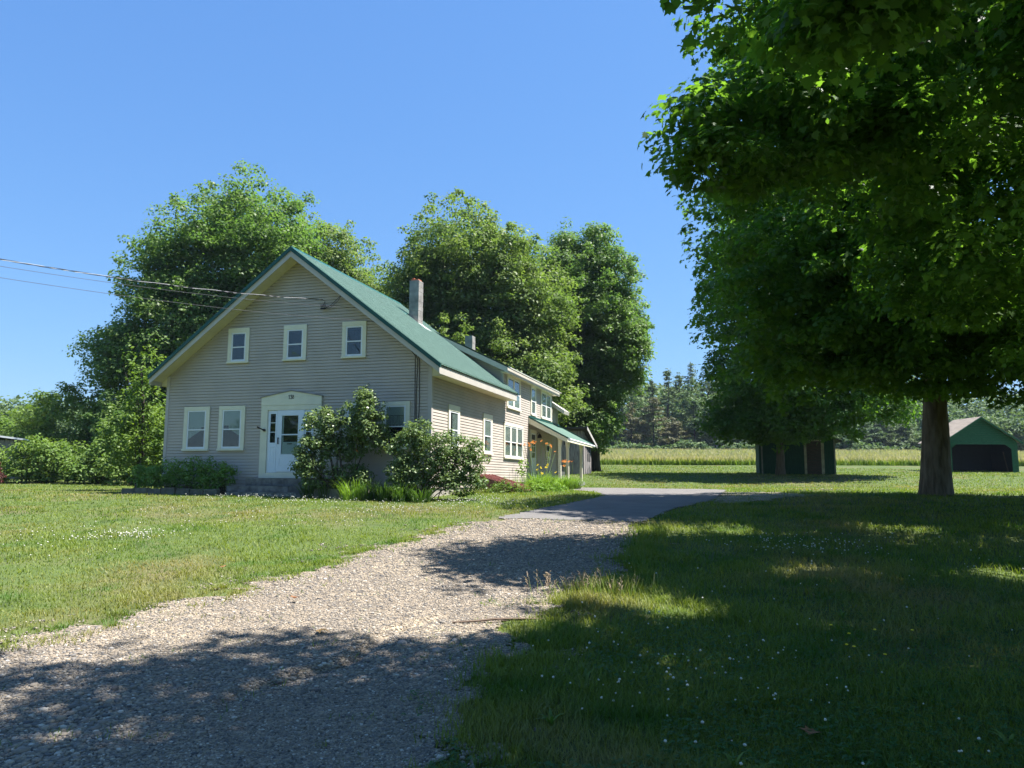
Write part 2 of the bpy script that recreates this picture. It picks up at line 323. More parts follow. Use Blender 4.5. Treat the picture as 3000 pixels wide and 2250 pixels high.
def trunk_mesh(base, h, r0, targets, r, bark, parent, flare=1.45, tw=.0, off=(0, 0, 0), name='trunk', minr=.25, nseg=14):
    mb = MB(); bx, by, bz = base
    K = 10 if nseg < 60 else 60; path = []; rad = []
    for k in range(K+1):
        t = k/K; path.append((bx+math.sin(t*3)*tw, by+math.cos(t*2.3)*tw-tw, bz-.15+h*t)); rad.append(r0*((1-.55*t)+(flare-1)*math.exp(-t*h/.45)))
    mb.tube(path, rad, nseg)
    # root flare and bark ridges
    if nseg > 20:
        A = np.array(mb.v); ang = np.arctan2(A[:, 1]-by, A[:, 0]-bx); hh = A[:, 2]-bz
        wv = .5*np.sin(hh*1.7)+.35*np.sin(hh*4.1+ang*2); f = 1+.05*np.sin(ang*3+hh*.3+.4)+.03*np.sin(ang*7+1.7+wv)-.022*np.abs(np.sin(ang*13+wv*1.6))-.016*np.abs(np.sin(ang*23+wv*2.3+hh))+.09*np.exp(-np.maximum(hh, 0)/.3)*np.cos(ang*4+.6)+.008*np.sin(hh*19+ang*5)
        A[:, 0] = bx+(A[:, 0]-bx)*f; A[:, 1] = by+(A[:, 1]-by)*f; mb.v = [tuple(a) for a in A]
    for (tx, ty, tzz) in targets:
        t = np.clip(r.uniform(minr, .95), 0, .97); k = t*K; k0 = int(k); a = np.array(path[k0])*(1-(k-k0))+np.array(path[min(K, k0+1)])*(k-k0)
        if a[2] > tzz-.3: a = np.array(path[max(3, int(K*minr))])
        rr = r0*(1-.55*t)*.32; P = limb_path(a, (tx, ty, tzz), r, .05, 6); mb.tube(P, list(np.linspace(rr, rr*.14, 6)), 6, False)
    return mb.build(name, bark, parent, off, True)
def tree(name, base, h, r0, lobes, label, cat, group, lm, nclump, R0, per, size, T=DIAM, seed=1, bark='barkd', inner=.5, flat=.5, nl=26, flare=1.4, nseg=12, tw=.1, minr=.3, up=.8, th=None, fine=0, gaps=()):
    r = np.random.default_rng(seed); root = empty(name, base, 0, label, cat, group); off = tuple(-c for c in base)
    C = clump_pts(lobes, nclump, r, inner)
    for (gx, gy, gr) in gaps:     # openings in the crown
        C = C[np.hypot(C[:, 0]-.497*(C[:, 2]-1)-gx, C[:, 1]-gy) > gr]
    tg = C[r.choice(len(C), min(nl, len(C)), replace=False)]; _cc = C.mean(0); tg = _cc+(tg-_cc)*.82; tg = tg[tg[:, 2] > base[2]+h*.62]
    trunk_mesh(base, th or h*.62, r0, [tuple(t) for t in tg], r, M[bark], root, flare, tw, off, minr=minr, nseg=nseg)
    V, F, t = foliage(C, R0, per, size, T, r, flat, up)
    # ragged outer sprays
    C2 = clump_pts(lobes, int(nclump*.3), r, .96); cc = C2.mean(0); C2 = C2+unit(C2-cc)*(R0*r.uniform(.1, .7, len(C2)))[:, None]
    V2, F2, t2 = foliage(C2, R0*.48, max(6, int(per*.3)), size, T, r, .6, up, .5)
    V = np.vstack([V, V2]); F = np.vstack([F, F2+len(V)-len(V2)]); t = np.r_[t, t2]
    npmesh('crown', V, F, lm, root, t, off=off)
    return root

LM = {}
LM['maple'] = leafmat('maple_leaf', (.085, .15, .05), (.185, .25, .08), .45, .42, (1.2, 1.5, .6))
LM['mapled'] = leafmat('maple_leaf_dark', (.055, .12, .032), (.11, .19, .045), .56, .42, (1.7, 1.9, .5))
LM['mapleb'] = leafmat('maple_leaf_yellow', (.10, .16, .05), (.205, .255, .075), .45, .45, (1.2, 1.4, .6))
LM['pine'] = leafmat('pine_needles', (.09, .135, .065), (.155, .195, .095), .2, .6, (1.3, 1.4, .7))
LM['spruce'] = leafmat('spruce_needles', (.07, .125, .065), (.125, .175, .085), .2, .6, (1.3, 1.4, .7))
LM['wood'] = leafmat('far_wood_leaf', (.065, .12, .05), (.13, .18, .065), .3, .6, (1.3, 1.4, .7))
LM['bush'] = leafmat('shrub_leaf', (.08, .15, .035), (.17, .24, .055), .35, .45, (1.4, 1.5, .5))
LM['lilac'] = leafmat('lilac_leaf', (.09, .155, .055), (.19, .245, .10), .30, .32, (1.4, 1.5, .6), spec=.22)
LM['lily'] = leafmat('lily_blade', (.10, .20, .03), (.20, .30, .05), .35, .4, (1.4, 1.5, .5))
LM['bed'] = leafmat('bed_foliage', (.11, .22, .05), (.22, .35, .09), .35, .45, (1.4, 1.5, .5))
LM['strap'] = leafmat('strap_leaf', (.05, .105, .03), (.10, .17, .045), .3, .45, (1.4, 1.5, .5))
LM['purple'] = leafmat('purple_leaf', (.09, .03, .04), (.15, .06, .06), .3, .4)
LM['grass'] = leafmat('lawn_blade', (.11, .165, .025), (.205, .245, .045), .38, .5, (1.4, 1.45, .5), pos=[((.24, .21, .085), .33, .50, .66), ((.075, .15, .02), 1.1, .5, .66)], spec=.25)
LM['field'] = leafmat('hay_blade', (.15, .235, .04), (.21, .29, .065), .35, .6, (1.4, 1.45, .5), hcol=((.42, .37, .24), .5, .85), spec=.15)
LM['clover'] = leafmat('clover_leaf', (.035, .10, .025), (.06, .14, .04), .3, .5)

exec_parts = []
# ------------------------------------------------------------------ the house (local axes: x along the gable front to the right, y to the back)
HZ = 1.05
house = empty('farmhouse', (-2.544, 24.139, HZ), -YA, 'taupe clapboard farmhouse with green metal roof and cream trimmed windows, number 138 over its door', 'house')
HO = (0, 0, -HZ)
def hb(mb, name, m, parent=None, **k): return mb.build(name, M[m] if isinstance(m, str) else m, parent or house, HO if parent is None or parent is house else (0, 0, 0), **k)
EXP = .1016
def siding(mb, plane, p, a, b, z0, z1, lim=None, out=.018, sgn=-1):
    """clapboards; plane 'x': wall along x at y=p facing sgn*y ; plane 'y': wall along y at x=p facing sgn*x; lim(z)->(a,b)"""
    z = z0
    while z < z1-1e-4:
        zt = min(z+EXP, z1)
        la, lb = lim(z) if lim else (a, b); ua, ub = lim(zt) if lim else (a, b)
        la, ua = max(a, la), max(a, ua); lb, ub = min(b, lb), min(b, ub)
        if lb-la < .01: break
        if ub < ua: ua = ub = (ua+ub)/2
        def P(s, o, zz): return (s, p+sgn*o, zz) if plane == 'x' else (p+sgn*o, s, zz)
        zg = z+.0155; q = [P(la, out, zg), P(lb, out, zg), P(ub, .006, zt), P(ua, .006, zt)]; u = [P(la, -.014, zg), P(lb, -.014, zg), P(lb, out, zg), P(la, out, zg)]
        flip = (plane == 'x' and sgn > 0) or (plane == 'y' and sgn < 0)
        mb.poly(q[::-1] if flip else q); mb.poly(u[::-1] if flip else u)
        z = zt
RU = -4.88; SL = .765
def rz_(u): return 9.25-SL*abs(u-RU)     # top of the roof sheet
BACK = 8.1; FO = -.6; ER = .5; EL = -10.28
# front wall
w = MB(); wb = MB()
gl = lambda z: (-10 if z < 5.2 else RU-(9.0-z)/.755, 0 if z < 5.2 else RU+(9.0-z)/.755)
siding(w, 'x', 0, -9.9, -.1, 1.32, 9.0, gl)
hb(w, 'front_wall', 'siding')
w = MB(); siding(w, 'y', 0, .1, 7.7, 1.46, 5.2, sgn=1); hb(w, 'side_wall', 'siding')
w = MB(); w.poly([(-9.98, .02, 1.3), (-.02, .02, 1.3), (-.02, .02, 5.18), (RU, .02, 8.9), (-9.98, .02, 5.18)])
w.poly([(-.02, .02, 1.3), (-.02, 7.7, 1.3), (-.02, 7.7, 5.18), (-.02, .02, 5.18)]); w.poly([(-9.98, 7.7, 1.3), (-9.98, .02, 1.3), (-9.98, .02, 5.18), (-9.98, 7.7, 5.18)])
w.poly([(-.02, 7.7, 1.3), (-9.98, 7.7, 1.3), (-9.98, 7.7, 5.18), (RU, 7.7, 8.9), (-.02, 7.7, 5.18)]); hb(w, 'sheathing', 'siding')
w = MB(); siding(w, 'y', -10, .1, 7.7, 1.4, 5.0, sgn=-1); hb(w, 'rear_side_wall', 'siding')
CVN = mat('corner_vinyl', (.45, .41, .37), .5, .03)
for (x, y) in ((-10, 0), (0, 0)):
    w = MB()
    s = -1 if x < -5 else 1
    w.box(min(x+s*.022, x-s*.1), max(x+s*.022, x-s*.1), -.024, .0, 1.3, 5.15); w.box(min(x, x+s*.022), max(x, x+s*.022), .0, .1, 1.3, 5.15)
    hb(w, 'corner_board', CVN)
w = MB(); w.box(-9.95, -.05, .05, .4, .6, 1.34); w.box(-.4, -.05, .4, 7.7, .6, 1.47); w.box(-.4, -.05, 7.7, 16.4, .6, 1.47); hb(w, 'foundation', 'found')
# roof: ribbed metal sheets
def ribbed(mb, e0, e1, r0, r1, v0, v1, pitch=.235, rib=.034, th=.02):
    """e0,e1: eave points at v0,v1 as (u,z) ; r: ridge (u,z). ribs run from ridge to eave"""
    n = int((v1-v0)/pitch); eu, ez = e0; ru, rz = r0
    nx, nz = -(rz-ez), (ru-eu); L = math.hypot(nx, nz); nx, nz = nx/L, nz/L
    if nz < 0: nx, nz = -nx, -nz
    prof = []
    for k in range(n+1):
        v = v0+(v1-v0)*k/n
        if k == n: prof += [(v, 0)]; break
        for dv, h in ((0, rib), (.04, rib), (.065, 0), (pitch-.02, 0)):
            prof.append((v+dv, h))
    a = [(eu+nx*h, v, ez+nz*h) for v, h in prof]; b = [(ru+nx*h, v, rz+nz*h) for v, h in prof]
    for k in range(len(prof)-1):
        q = [a[k], a[k+1], b[k+1], b[k]]; mb.poly(q if (ru-eu) > 0 else q[::-1])
    c = [(eu-nx*th, v, ez-nz*th) for v, h in prof]; d = [(ru-nx*th, v, rz-nz*th) for v, h in prof]
    mb.poly([c[0], d[0], d[-1], c[-1]])
    for k in range(len(prof)-1): mb.poly([a[k], c[k], c[k+1], a[k+1]])
w = MB(); ribbed(w, (ER+.04, rz_(ER+.04)), 0, (RU, 9.25), 0, FO-.02, BACK+.02); ribbed(w, (EL-.04, rz_(EL-.04)), 0, (RU, 9.25), 0, FO-.02, BACK+.02)
roof = hb(w, 'roof', 'roof')
RIB_LIT = mat('rib_highlight_paint', (.16, .25, .20), .5, .1)  # lighter colour on the rib tops paints in highlights the sun leaves out
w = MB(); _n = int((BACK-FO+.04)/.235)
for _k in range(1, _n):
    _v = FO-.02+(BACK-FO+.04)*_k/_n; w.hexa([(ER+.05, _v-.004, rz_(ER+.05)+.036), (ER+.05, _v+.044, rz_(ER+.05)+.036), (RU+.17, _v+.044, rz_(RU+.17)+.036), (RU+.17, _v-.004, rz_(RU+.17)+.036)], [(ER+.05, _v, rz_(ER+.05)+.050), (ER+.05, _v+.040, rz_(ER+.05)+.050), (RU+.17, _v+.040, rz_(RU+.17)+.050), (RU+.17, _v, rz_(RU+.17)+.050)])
_o = w.build('rib_highlights', RIB_LIT, roof); _o['kind'] = 'stuff'
for s, e in ((1, ER+.04), (-1, EL-.04)):
    w = MB(); w.hexa([(RU, FO-.045, 9.14), (e, FO-.045, rz_(e)-.11), (e, FO-.02, rz_(e)-.11), (RU, FO-.02, 9.14)], [(RU, FO-.045, 9.29), (e, FO-.045, rz_(e)+.04), (e, FO+.05, rz_(e)+.04), (RU, FO+.05, 9.29)])
    hb(w, 'rake_trim', 'rooftrim'); w = MB(); w.hexa([(RU, BACK+.02, 9.2), (e, BACK+.02, rz_(e)-.08), (e, BACK+.05, rz_(e)-.08), (RU, BACK+.05, 9.2)], [(RU, BACK-.03, 9.29), (e, BACK-.03, rz_(e)+.04), (e, BACK+.05, rz_(e)+.04), (RU, BACK+.05, 9.29)])
    hb(w, 'rake_trim', 'rooftrim')
w = MB(); w.hexa([(RU-.16, FO, 9.16), (RU+.16, FO, 9.16), (RU+.16, BACK, 9.16), (RU-.16, BACK, 9.16)], [(RU-.01, FO, 9.31), (RU+.01, FO, 9.31), (RU+.01, BACK, 9.31), (RU-.01, BACK, 9.31)]); hb(w, 'ridge_cap', 'rooftrim')
# rake boards, soffits, eaves
def zt(u): return rz_(u)-.05
FB = .24
for e in (ER, EL):
    w = MB(); w.hexa([(RU, FO, zt(RU)-FB-.02), (e, FO, zt(e)-FB), (e, FO+.03, zt(e)-FB), (RU, FO+.03, zt(RU)-FB-.02)], [(RU, FO, zt(RU)), (e, FO, zt(e)), (e, FO+.03, zt(e)), (RU, FO+.03, zt(RU))])
    hb(w, 'rake_board', 'fascia')
w = MB(); SB = zt(ER)-.26; SBL = zt(EL)-.26
w.box(ER-.03, ER, FO+.03, BACK-.04, SB, zt(ER)); hb(w, 'eave_fascia', 'fascia'); w = MB(); w.box(EL, EL+.03, FO+.03, BACK-.04, SBL, zt(EL)); hb(w, 'eave_fascia', 'fascia')
w = MB()
for e, z in ((ER-.03, SB), (EL+.03, SBL)):
    a, b = (0.02, e) if e > 0 else (e, -10.02); w.box(a, b, -.012, BACK-.04, z, z+.012)
    q = zt(e)
    # closing cheek at the front and back of the boxed eave
    u0 = 0 if e > 0 else -10
    for vv in (-.012, BACK-.045):
        w.poly([(u0, vv, z), (e, vv, z), (e, vv, zt(e)), (u0, vv, zt(u0)-.03)])
# rake soffit boards (grooved panels across the overhang)
n = 44
for e, u0 in ((ER, ER-.03), (EL, EL+.03)):
    for k in range(n):
        a = RU+(u0-RU)*k/n; b = RU+(u0-RU)*(k+.93)/n; zz = lambda u: 9.0-.755*abs(u-RU)
        w.hexa([(a, FO+.03, zz(a)), (b, FO+.03, zz(b)), (b, -.001, zz(b)), (a, -.001, zz(a))], [(a, FO+.03, zz(a)+.01), (b, FO+.03, zz(b)+.01), (b, -.001, zz(b)+.01), (a, -.001, zz(a)+.01)])
    w.poly([(RU, FO+.03, 9.02), (u0, FO+.03, 9.02-.755*abs(u0-RU)), (u0, -.0, 9.02-.755*abs(u0-RU)), (RU, 0, 9.02)])
hb(w, 'soffit', 'soffit')
# chimneys
def chimney(u0, u1, v0, v1, zb, ztp, parent_label, flue=True, courses=.2):
    w = MB(); z = zb; k = 0
    while z < ztp-.01:
        z2 = min(z+courses, ztp); j = .004*(k % 2)
        w.box(u0+j, u1-j, v0+j, v1-j, z+.006, z2); w.box(u0+.012, u1-.012, v0+.012, v1-.012, z-.0, z+.006); z = z2; k += 1
    o = hb(w, 'chimney', 'block'); o['label'] = parent_label
    if flue:
        w = MB(); w.box(u0+.05, u1-.05, v0+.05, v1-.05, ztp, ztp+.07); w.box(u0+.09, u0+.17, v0+.08, v0+.2, ztp+.07, ztp+.13); w.build('flue', M['clay'], o)
    return o
c1 = chimney(-3.47, -3.05, 5.9, 6.36, 7.6, 9.66, 'tall grey block chimney near the main ridge')
w = MB()
for (a, b, v0, v1) in ((-3.55, -2.85, 5.78, 5.9), (-3.05, -2.7, 5.78, 6.5), (-3.55, -2.85, 6.36, 6.5)):
    w.hexa([(a, v0, rz_(a)+.026), (b, v0, rz_(b)+.026), (b, v1, rz_(b)+.026), (a, v1, rz_(a)+.026)], [(a, v0, rz_(a)+.04), (b, v0, rz_(b)+.04), (b, v1, rz_(b)+.04), (a, v1, rz_(a)+.04)])
hb(w, 'flashing', 'lead')
w = MB(); a, b = -3.9, -3.47; w.hexa([(a, 5.55, rz_(a)+.02), (b, 5.55, rz_(b)+.02), (b, 6.2, rz_(b)+.02), (a, 6.2, rz_(a)+.02)], [(a, 5.55, rz_(a)+.05), (b, 5.75, rz_(b)+.09), (b, 6.2, rz_(b)+.09), (a, 6.2, rz_(a)+.05)]); hb(w, 'roof_cricket', 'rooftrim')
# ell
EZ = 6.17; ES = .49; EV0 = 7.35; EV1 = 16.85
def ez_(u): return EZ+(.32-u)*ES
w = MB(); siding(w, 'y', 0, 7.7, 16.35, 1.46, 6.0, sgn=1); hb(w, 'ell_side_wall', 'siding')
w = MB(); w.poly([(-.02, 7.7, 1.3), (-.02, 16.4, 1.3), (-.02, 16.4, 6.15), (-.02, 7.7, 6.15)]); w.poly([(-.02, 16.4, 1.3), (-9, 16.4, 1.3), (-9, 16.4, 5.5), (-4.9, 16.4, 8.5), (-.02, 16.4, 6.2)]); w.poly([(-9, 16.4, 1.3), (-9, 7.7, 1.3), (-9, 7.7, 5.5), (-9, 16.4, 5.5)]); hb(w, 'ell_sheathing', 'siding')
w = MB(); siding(w, 'x', 7.72, -4.9, -.0, 5.2, 8.4, lambda z: (-9, .32-(z+.22-EZ)/ES if z > 6.1 else 0)); hb(w, 'ell_gable_wall', 'siding')
w = MB(); w.box(-.09, .022, 7.69, 7.715, 5.0, 6.05); w.box(.0, .022, 7.72, 7.80, 5.0, 6.05); hb(w, 'ell_corner_board', 'fascia'); w = MB(); w.box(0, .024, 16.35, 16.45, 1.4, 6.02); w.box(-.1, .024, 16.4, 16.47, 1.4, 6.02); hb(w, 'ell_corner_board', 'fascia')
w = MB(); ribbed(w, (.34, ez_(.34)), 0, (-4.9, ez_(-4.9)), 0, EV0, EV1); ribbed(w, (-9.3, ez_(-4.9)-4.4*.7), 0, (-4.9, ez_(-4.9)), 0, 8.2, EV1); hb(w, 'ell_roof', 'roof')
w = MB()
for v in (EV0-.028, EV1):
    w.hexa([(-4.9, v, ez_(-4.9)-.27), (.32, v, ez_(.32)-.25), (.32, v+.028, ez_(.32)-.25), (-4.9, v+.028, ez_(-4.9)-.27)], [(-4.9, v, ez_(-4.9)-.03), (.32, v, ez_(.32)-.03), (.32, v+.028, ez_(.32)-.03), (-4.9, v+.028, ez_(-4.9)-.03)])
w.box(.29, .32, EV0, EV1, ez_(.32)-.25, ez_(.32)-.03); hb(w, 'ell_fascia', 'fascia')
w = MB(); w.poly([(-4.9, EV0, ez_(-4.9)-.22), (.29, EV0, ez_(.29)-.22), (.29, 7.72, ez_(.29)-.22), (-4.9, 7.72, ez_(-4.9)-.22)]); w.box(.0, .29, EV0, EV1, 5.96, 5.97); hb(w, 'ell_soffit', 'soffit')
w = MB(); w.tube([(.4, EV0, ez_(.4)-.02), (.4, EV1, ez_(.4)-.04)], .035, 8); hb(w, 'gutter', 'fascia')
chimney(-3.24, -2.86, 12.0, 12.45, 7.3, 8.46, 'short grey block chimney on the ell', False)
# rear wing
w = MB(); siding(w, 'y', -.02, 16.48, 17.5, 1.6, 5.3, sgn=1); hb(w, 'wing_wall', 'siding')
w = MB(); w.box(-.1, .01, 17.5, 17.58, 1.5, 5.3); w.tube([(.03, 17.64, 5.3), (.03, 17.64, 1.6)], .03, 6); w.poly([(-.04, 16.47, 1.3), (-.04, 17.5, 1.3), (-.04, 17.5, 5.4), (-.04, 16.47, 5.4)]); w.poly([(-.04, 17.5, 1.3), (-4, 17.5, 1.3), (-4, 17.5, 5.4), (-.04, 17.5, 5.4)]); hb(w, 'wing_corner_board', 'fascia')
w = MB(); wz = lambda u: 5.15+(.66-u)*.66
w.hexa([(-2, 16.52, wz(-2)-.2), (.62, 16.52, wz(.62)-.2), (.62, 17.75, wz(.62)-.2), (-2, 17.75, wz(-2)-.2)], [(-2, 16.52, wz(-2)), (.66, 16.52, wz(.66)), (.66, 17.75, wz(.66)), (-2, 17.75, wz(-2))]); hb(w, 'wing_roof', 'fascia')

# windows ---------------------------------------------------------
def window(plane, p, a, b, z0, z1, sgn, head=.12, side=.14, sill=.07, cols=1, curtain=None, parent=None, mid=.49):
    """double-hung window unit standing proud of the wall; returns the frame part"""
    def bx(mb, s0, s1, o0, o1, za, zb):
        if plane == 'x': mb.box(s0, s1, min(p+sgn*o0, p+sgn*o1), max(p+sgn*o0, p+sgn*o1), za, zb)
        else: mb.box(min(p+sgn*o0, p+sgn*o1), max(p+sgn*o0, p+sgn*o1), s0, s1, za, zb)
    f = MB(); bx(f, a, a+side, 0, .05, z0+sill, z1-head); bx(f, b-side, b, 0, .05, z0+sill, z1-head); bx(f, a, b, 0, .055, z1-head, z1)
    W0 = (b-a-2*side); cw = (W0-(cols-1)*.13)/cols; cells = []
    for c in range(cols):
        s0 = a+side+c*(cw+.13); cells.append((s0, s0+cw))
        if c: bx(f, s0-.13, s0, 0, .05, z0+sill, z1-head)
    fo = f.build('window', M['cream'], house, HO)
    s = MB(); bx(s, a-.015, b+.015, 0, .085, z0, z0+sill); s.build('sill', M['cream'], fo)
    sa = MB(); gl_ = MB(); bk = MB(); cu = MB()
    for (s0, s1) in cells:
        cu2 = MB()
        za, zb = z0+sill, z1-head; zm = za+(zb-za)*mid; t = .055
        bx(sa, s0, s0+t, .018, .040, za, zb); bx(sa, s1-t, s1, .018, .040, za, zb); bx(sa, s0+t, s1-t, .018, .040, za, za+t+.01); bx(sa, s0+t, s1-t, .018, .040, zb-t, zb); bx(sa, s0+t, s1-t, .018, .043, zm-.02, zm+.02)
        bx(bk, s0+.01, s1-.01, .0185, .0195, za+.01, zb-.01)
        bx(gl_, s0+t, s1-t, .029, .031, za+t+.01, zm-.02); bx(gl_, s0+t, s1-t, .029, .031, zm+.02, zb-t)
        for (kind, x0, x1, y0, y1) in (curtain or []):
            q0 = s0+t+(s1-s0-2*t)*x0; q1 = s0+t+(s1-s0-2*t)*x1; r0 = za+t+(zb-za-2*t)*y0; r1 = za+t+(zb-za-2*t)*y1
            if kind == 'shade': bx(cu, q0, q1, .0202, .0215, r0, r1)
            elif kind == 'fold':
                m_ = max(3, int((q1-q0)/.035))
                for i in range(m_): bx(cu2, q0+(q1-q0)*i/m_, q0+(q1-q0)*(i+.8)/m_, .0202, .0215+.003*((i*7) % 3)/2, r0+.02*math.sin(i*2.1), r1)
            elif kind in ('swagl', 'swagr'):
                o = .0262
                pts = [(q0, r1), (q1, r1), (q1, r0+(r1-r0)*.75), (q0, r0)] if kind == 'swagl' else [(q0, r1), (q1, r1), (q1, r0), (q0, r0+(r1-r0)*.75)]
                P = [(x, p+sgn*o, z) if plane == 'x' else (p+sgn*o, x, z) for x, z in pts]; cu2.poly(P)
        if cu2.v: cu2.build('curtain', M['curtain'], fo)
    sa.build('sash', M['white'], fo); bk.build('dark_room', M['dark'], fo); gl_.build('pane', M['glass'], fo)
    if cu.v: cu.build('shade', M['shade'], fo)
    return fo
UP = []
for (a, b) in ((-7.57, -6.73), (-5.38, -4.51), (-3.18, -2.31)): window('x', 0, a, b, 5.52, 6.74, -1, head=.15, side=.13, sill=.06, curtain=UP)
lowc = [('shade', 0, 1, .56, 1), ('swagl', 0, .8, .22, .56)]
window('x', 0, -9.21, -8.17, 2.53, 4.05, -1, curtain=lowc)
window('x', 0, -7.79, -6.76, 2.53, 4.05, -1, curtain=[('shade', 0, 1, .60, 1), ('swagr', .3, 1, .3, .6)])
window('x', 0, -3.05, -2.02, 2.53, 4.05, -1, curtain=lowc)
window('x', 0, -1.72, -.71, 2.53, 4.05, -1, curtain=[('shade', 0, 1, .78, 1), ('fold', 0, 1, .52, .77)])
window('y', 0, 1.44, 2.51, 2.55, 4.08, 1, head=.2, curtain=[('fold', .3, 1, .0, 1)])
window('y', 0, 5.09, 6.2, 2.54, 4.08, 1, head=.2, curtain=[('shade', 0, 1, .5, 1), ('fold', .35, 1, 0, .5)])
window('y', 0, 7.8, 10.72, 2.45, 3.94, 1, side=.12, cols=3, curtain=[('shade', 0, 1, .52, 1), ('fold', 0, 1, 0, .38)])
window('y', 0, 8.2, 10.28, 4.56, 6.0, 1, side=.13, cols=2, curtain=[('shade', 0, 1, .0, .48)])
window('y', 0, 12.1, 13.03, 4.56, 6.0, 1, side=.12, curtain=[('shade', 0, 1, .55, .9), ('fold', 0, 1, 0, .5)])
window('y', 0, 14.05, 16.17, 4.56, 6.0, 1, side=.13, cols=2, curtain=[('shade', 0, 1, .55, .9), ('fold', 0, 1, 0, .5)])
window('y', 0, 15.0, 15.95, 2.6, 3.45, 1, side=.11, curtain=[('fold', 0, .5, 0, 1)])

# entry -----------------------------------------------------------
w = MB(); a, b = -6.11, -3.84; ys0, ys1 = -.075, 0.
w.box(a, a+.25, ys0, ys1, 1.78, 4.02); w.box(b-.25, b, ys0, ys1, 1.78, 4.02); w.box(a, b, ys0, ys1, 1.61, 1.78)
w.box(a+.25, b-.25, ys0, ys1, 3.86, 4.02)
surround = hb(w, 'door_surround', 'cream')
w = MB(); m_ = (a+b)/2
w.hexa([(a-.0, -.085, 4.024), (b, -.085, 4.024), (b, 0, 4.024), (a, 0, 4.024)], [(a, -.085, 4.30), (b, -.085, 4.30), (b, 0, 4.30), (a, 0, 4.30)])
w.hexa([(a, -.085, 4.302), (b, -.085, 4.302), (b, 0, 4.302), (a, 0, 4.302)], [(m_-.01, -.085, 4.49), (m_+.01, -.085, 4.49), (m_+.01, 0, 4.49), (m_-.01, 0, 4.49)])
w.build('pediment', M['cream'], surround)
w = MB()
for s, e in ((a-.03, m_), (b+.03, m_)): w.hexa([(s, -.11, 4.29), (e, -.11, 4.50), (e, 0, 4.50), (s, 0, 4.29)] , [(s, -.11, 4.315), (e, -.11, 4.525), (e, 0, 4.525), (s, 0, 4.315)])
w.build('pediment_cap', mat('grey_cap', (.25, .24, .22), .6), surround)
w = MB(); w.box(a+.25, b-.25, -.03, -.002, 1.78, 3.86); w.build('door_recess', M['white'], surround)
# house number 138, drawn as strokes
w = MB()
def stroke(pts, t=.022, y=-.0885):
    for (p, q) in zip(pts[:-1], pts[1:]):
        d = Vector((q[0]-p[0], q[1]-p[1])); L_ = d.length or 1; nx_, nz_ = -d.y/L_*t/2, d.x/L_*t/2; ex, ezz = d.x/L_*t*.3, d.y/L_*t*.3
        w.hexa([(p[0]+nx_-ex, y, p[1]+nz_-ezz), (p[0]-nx_-ex, y, p[1]-nz_-ezz), (p[0]-nx_-ex, y+.006, p[1]-nz_-ezz), (p[0]+nx_-ex, y+.006, p[1]+nz_-ezz)],
               [(q[0]+nx_+ex, y, q[1]+nz_+ezz), (q[0]-nx_+ex, y, q[1]-nz_+ezz), (q[0]-nx_+ex, y+.006, q[1]-nz_+ezz), (q[0]+nx_+ex, y+.006, q[1]+nz_+ezz)])
nz0 = 4.225; nx0 = m_-.095
stroke([(nx0+.0, nz0+.105), (nx0+.02, nz0+.13), (nx0+.02, nz0)]); stroke([(nx0+.003, nz0), (nx0+.037, nz0)], .012)
c3 = nx0+.095
stroke([(c3-.028, nz0+.11), (c3-.01, nz0+.13), (c3+.015, nz0+.125), (c3+.023, nz0+.103), (c3+.01, nz0+.08), (c3-.008, nz0+.072)]); stroke([(c3-.008, nz0+.072), (c3+.02, nz0+.062), (c3+.03, nz0+.036), (c3+.018, nz0+.008), (c3-.008, nz0), (c3-.03, nz0+.016)])
c8 = nx0+.168
for cz, rr in ((nz0+.1, .024), (nz0+.036, .031)):
    stroke([(c8+rr*.9*math.cos(k*math.pi/5), cz+rr*1.08*math.sin(k*math.pi/5)) for k in range(11)], .015)
w.build('house_number', M['black'], surround)
# sidelights
for (s0, s1) in ((-5.80, -5.50), (-4.45, -4.15)):
    w = MB(); w.box(s0, s0+.05, -.055, -.03, 1.8, 3.84); w.box(s1-.05, s1, -.055, -.03, 1.8, 3.84); w.box(s0+.05, s1-.05, -.055, -.03, 3.74, 3.84); w.box(s0+.05, s1-.05, -.055, -.03, 1.8, 2.78)
    for z in (3.12, 3.43): w.box(s0+.05, s1-.05, -.055, -.03, z, z+.022)
    w.box(s0+.09, s1-.09, -.062, -.055, 2.1, 2.14); w.box(s0+.075, s0+.09, -.062, -.055, 2.1, 2.66); w.box(s1-.09, s1-.075, -.062, -.055, 2.1, 2.66); w.box(s0+.09, s1-.09, -.062, -.055, 2.62, 2.66)
    o = hb(w, 'sidelight', 'doorwhite')
    w = MB(); w.box(s0+.05, s1-.05, -.036, -.031, 2.78, 3.74); w.build('dark_room', M['dark'], o)
    w = MB(); w.box(s0+.05, s1-.05, -.042, -.040, 2.78, 3.74); w.build('pane', M['glass'], o)
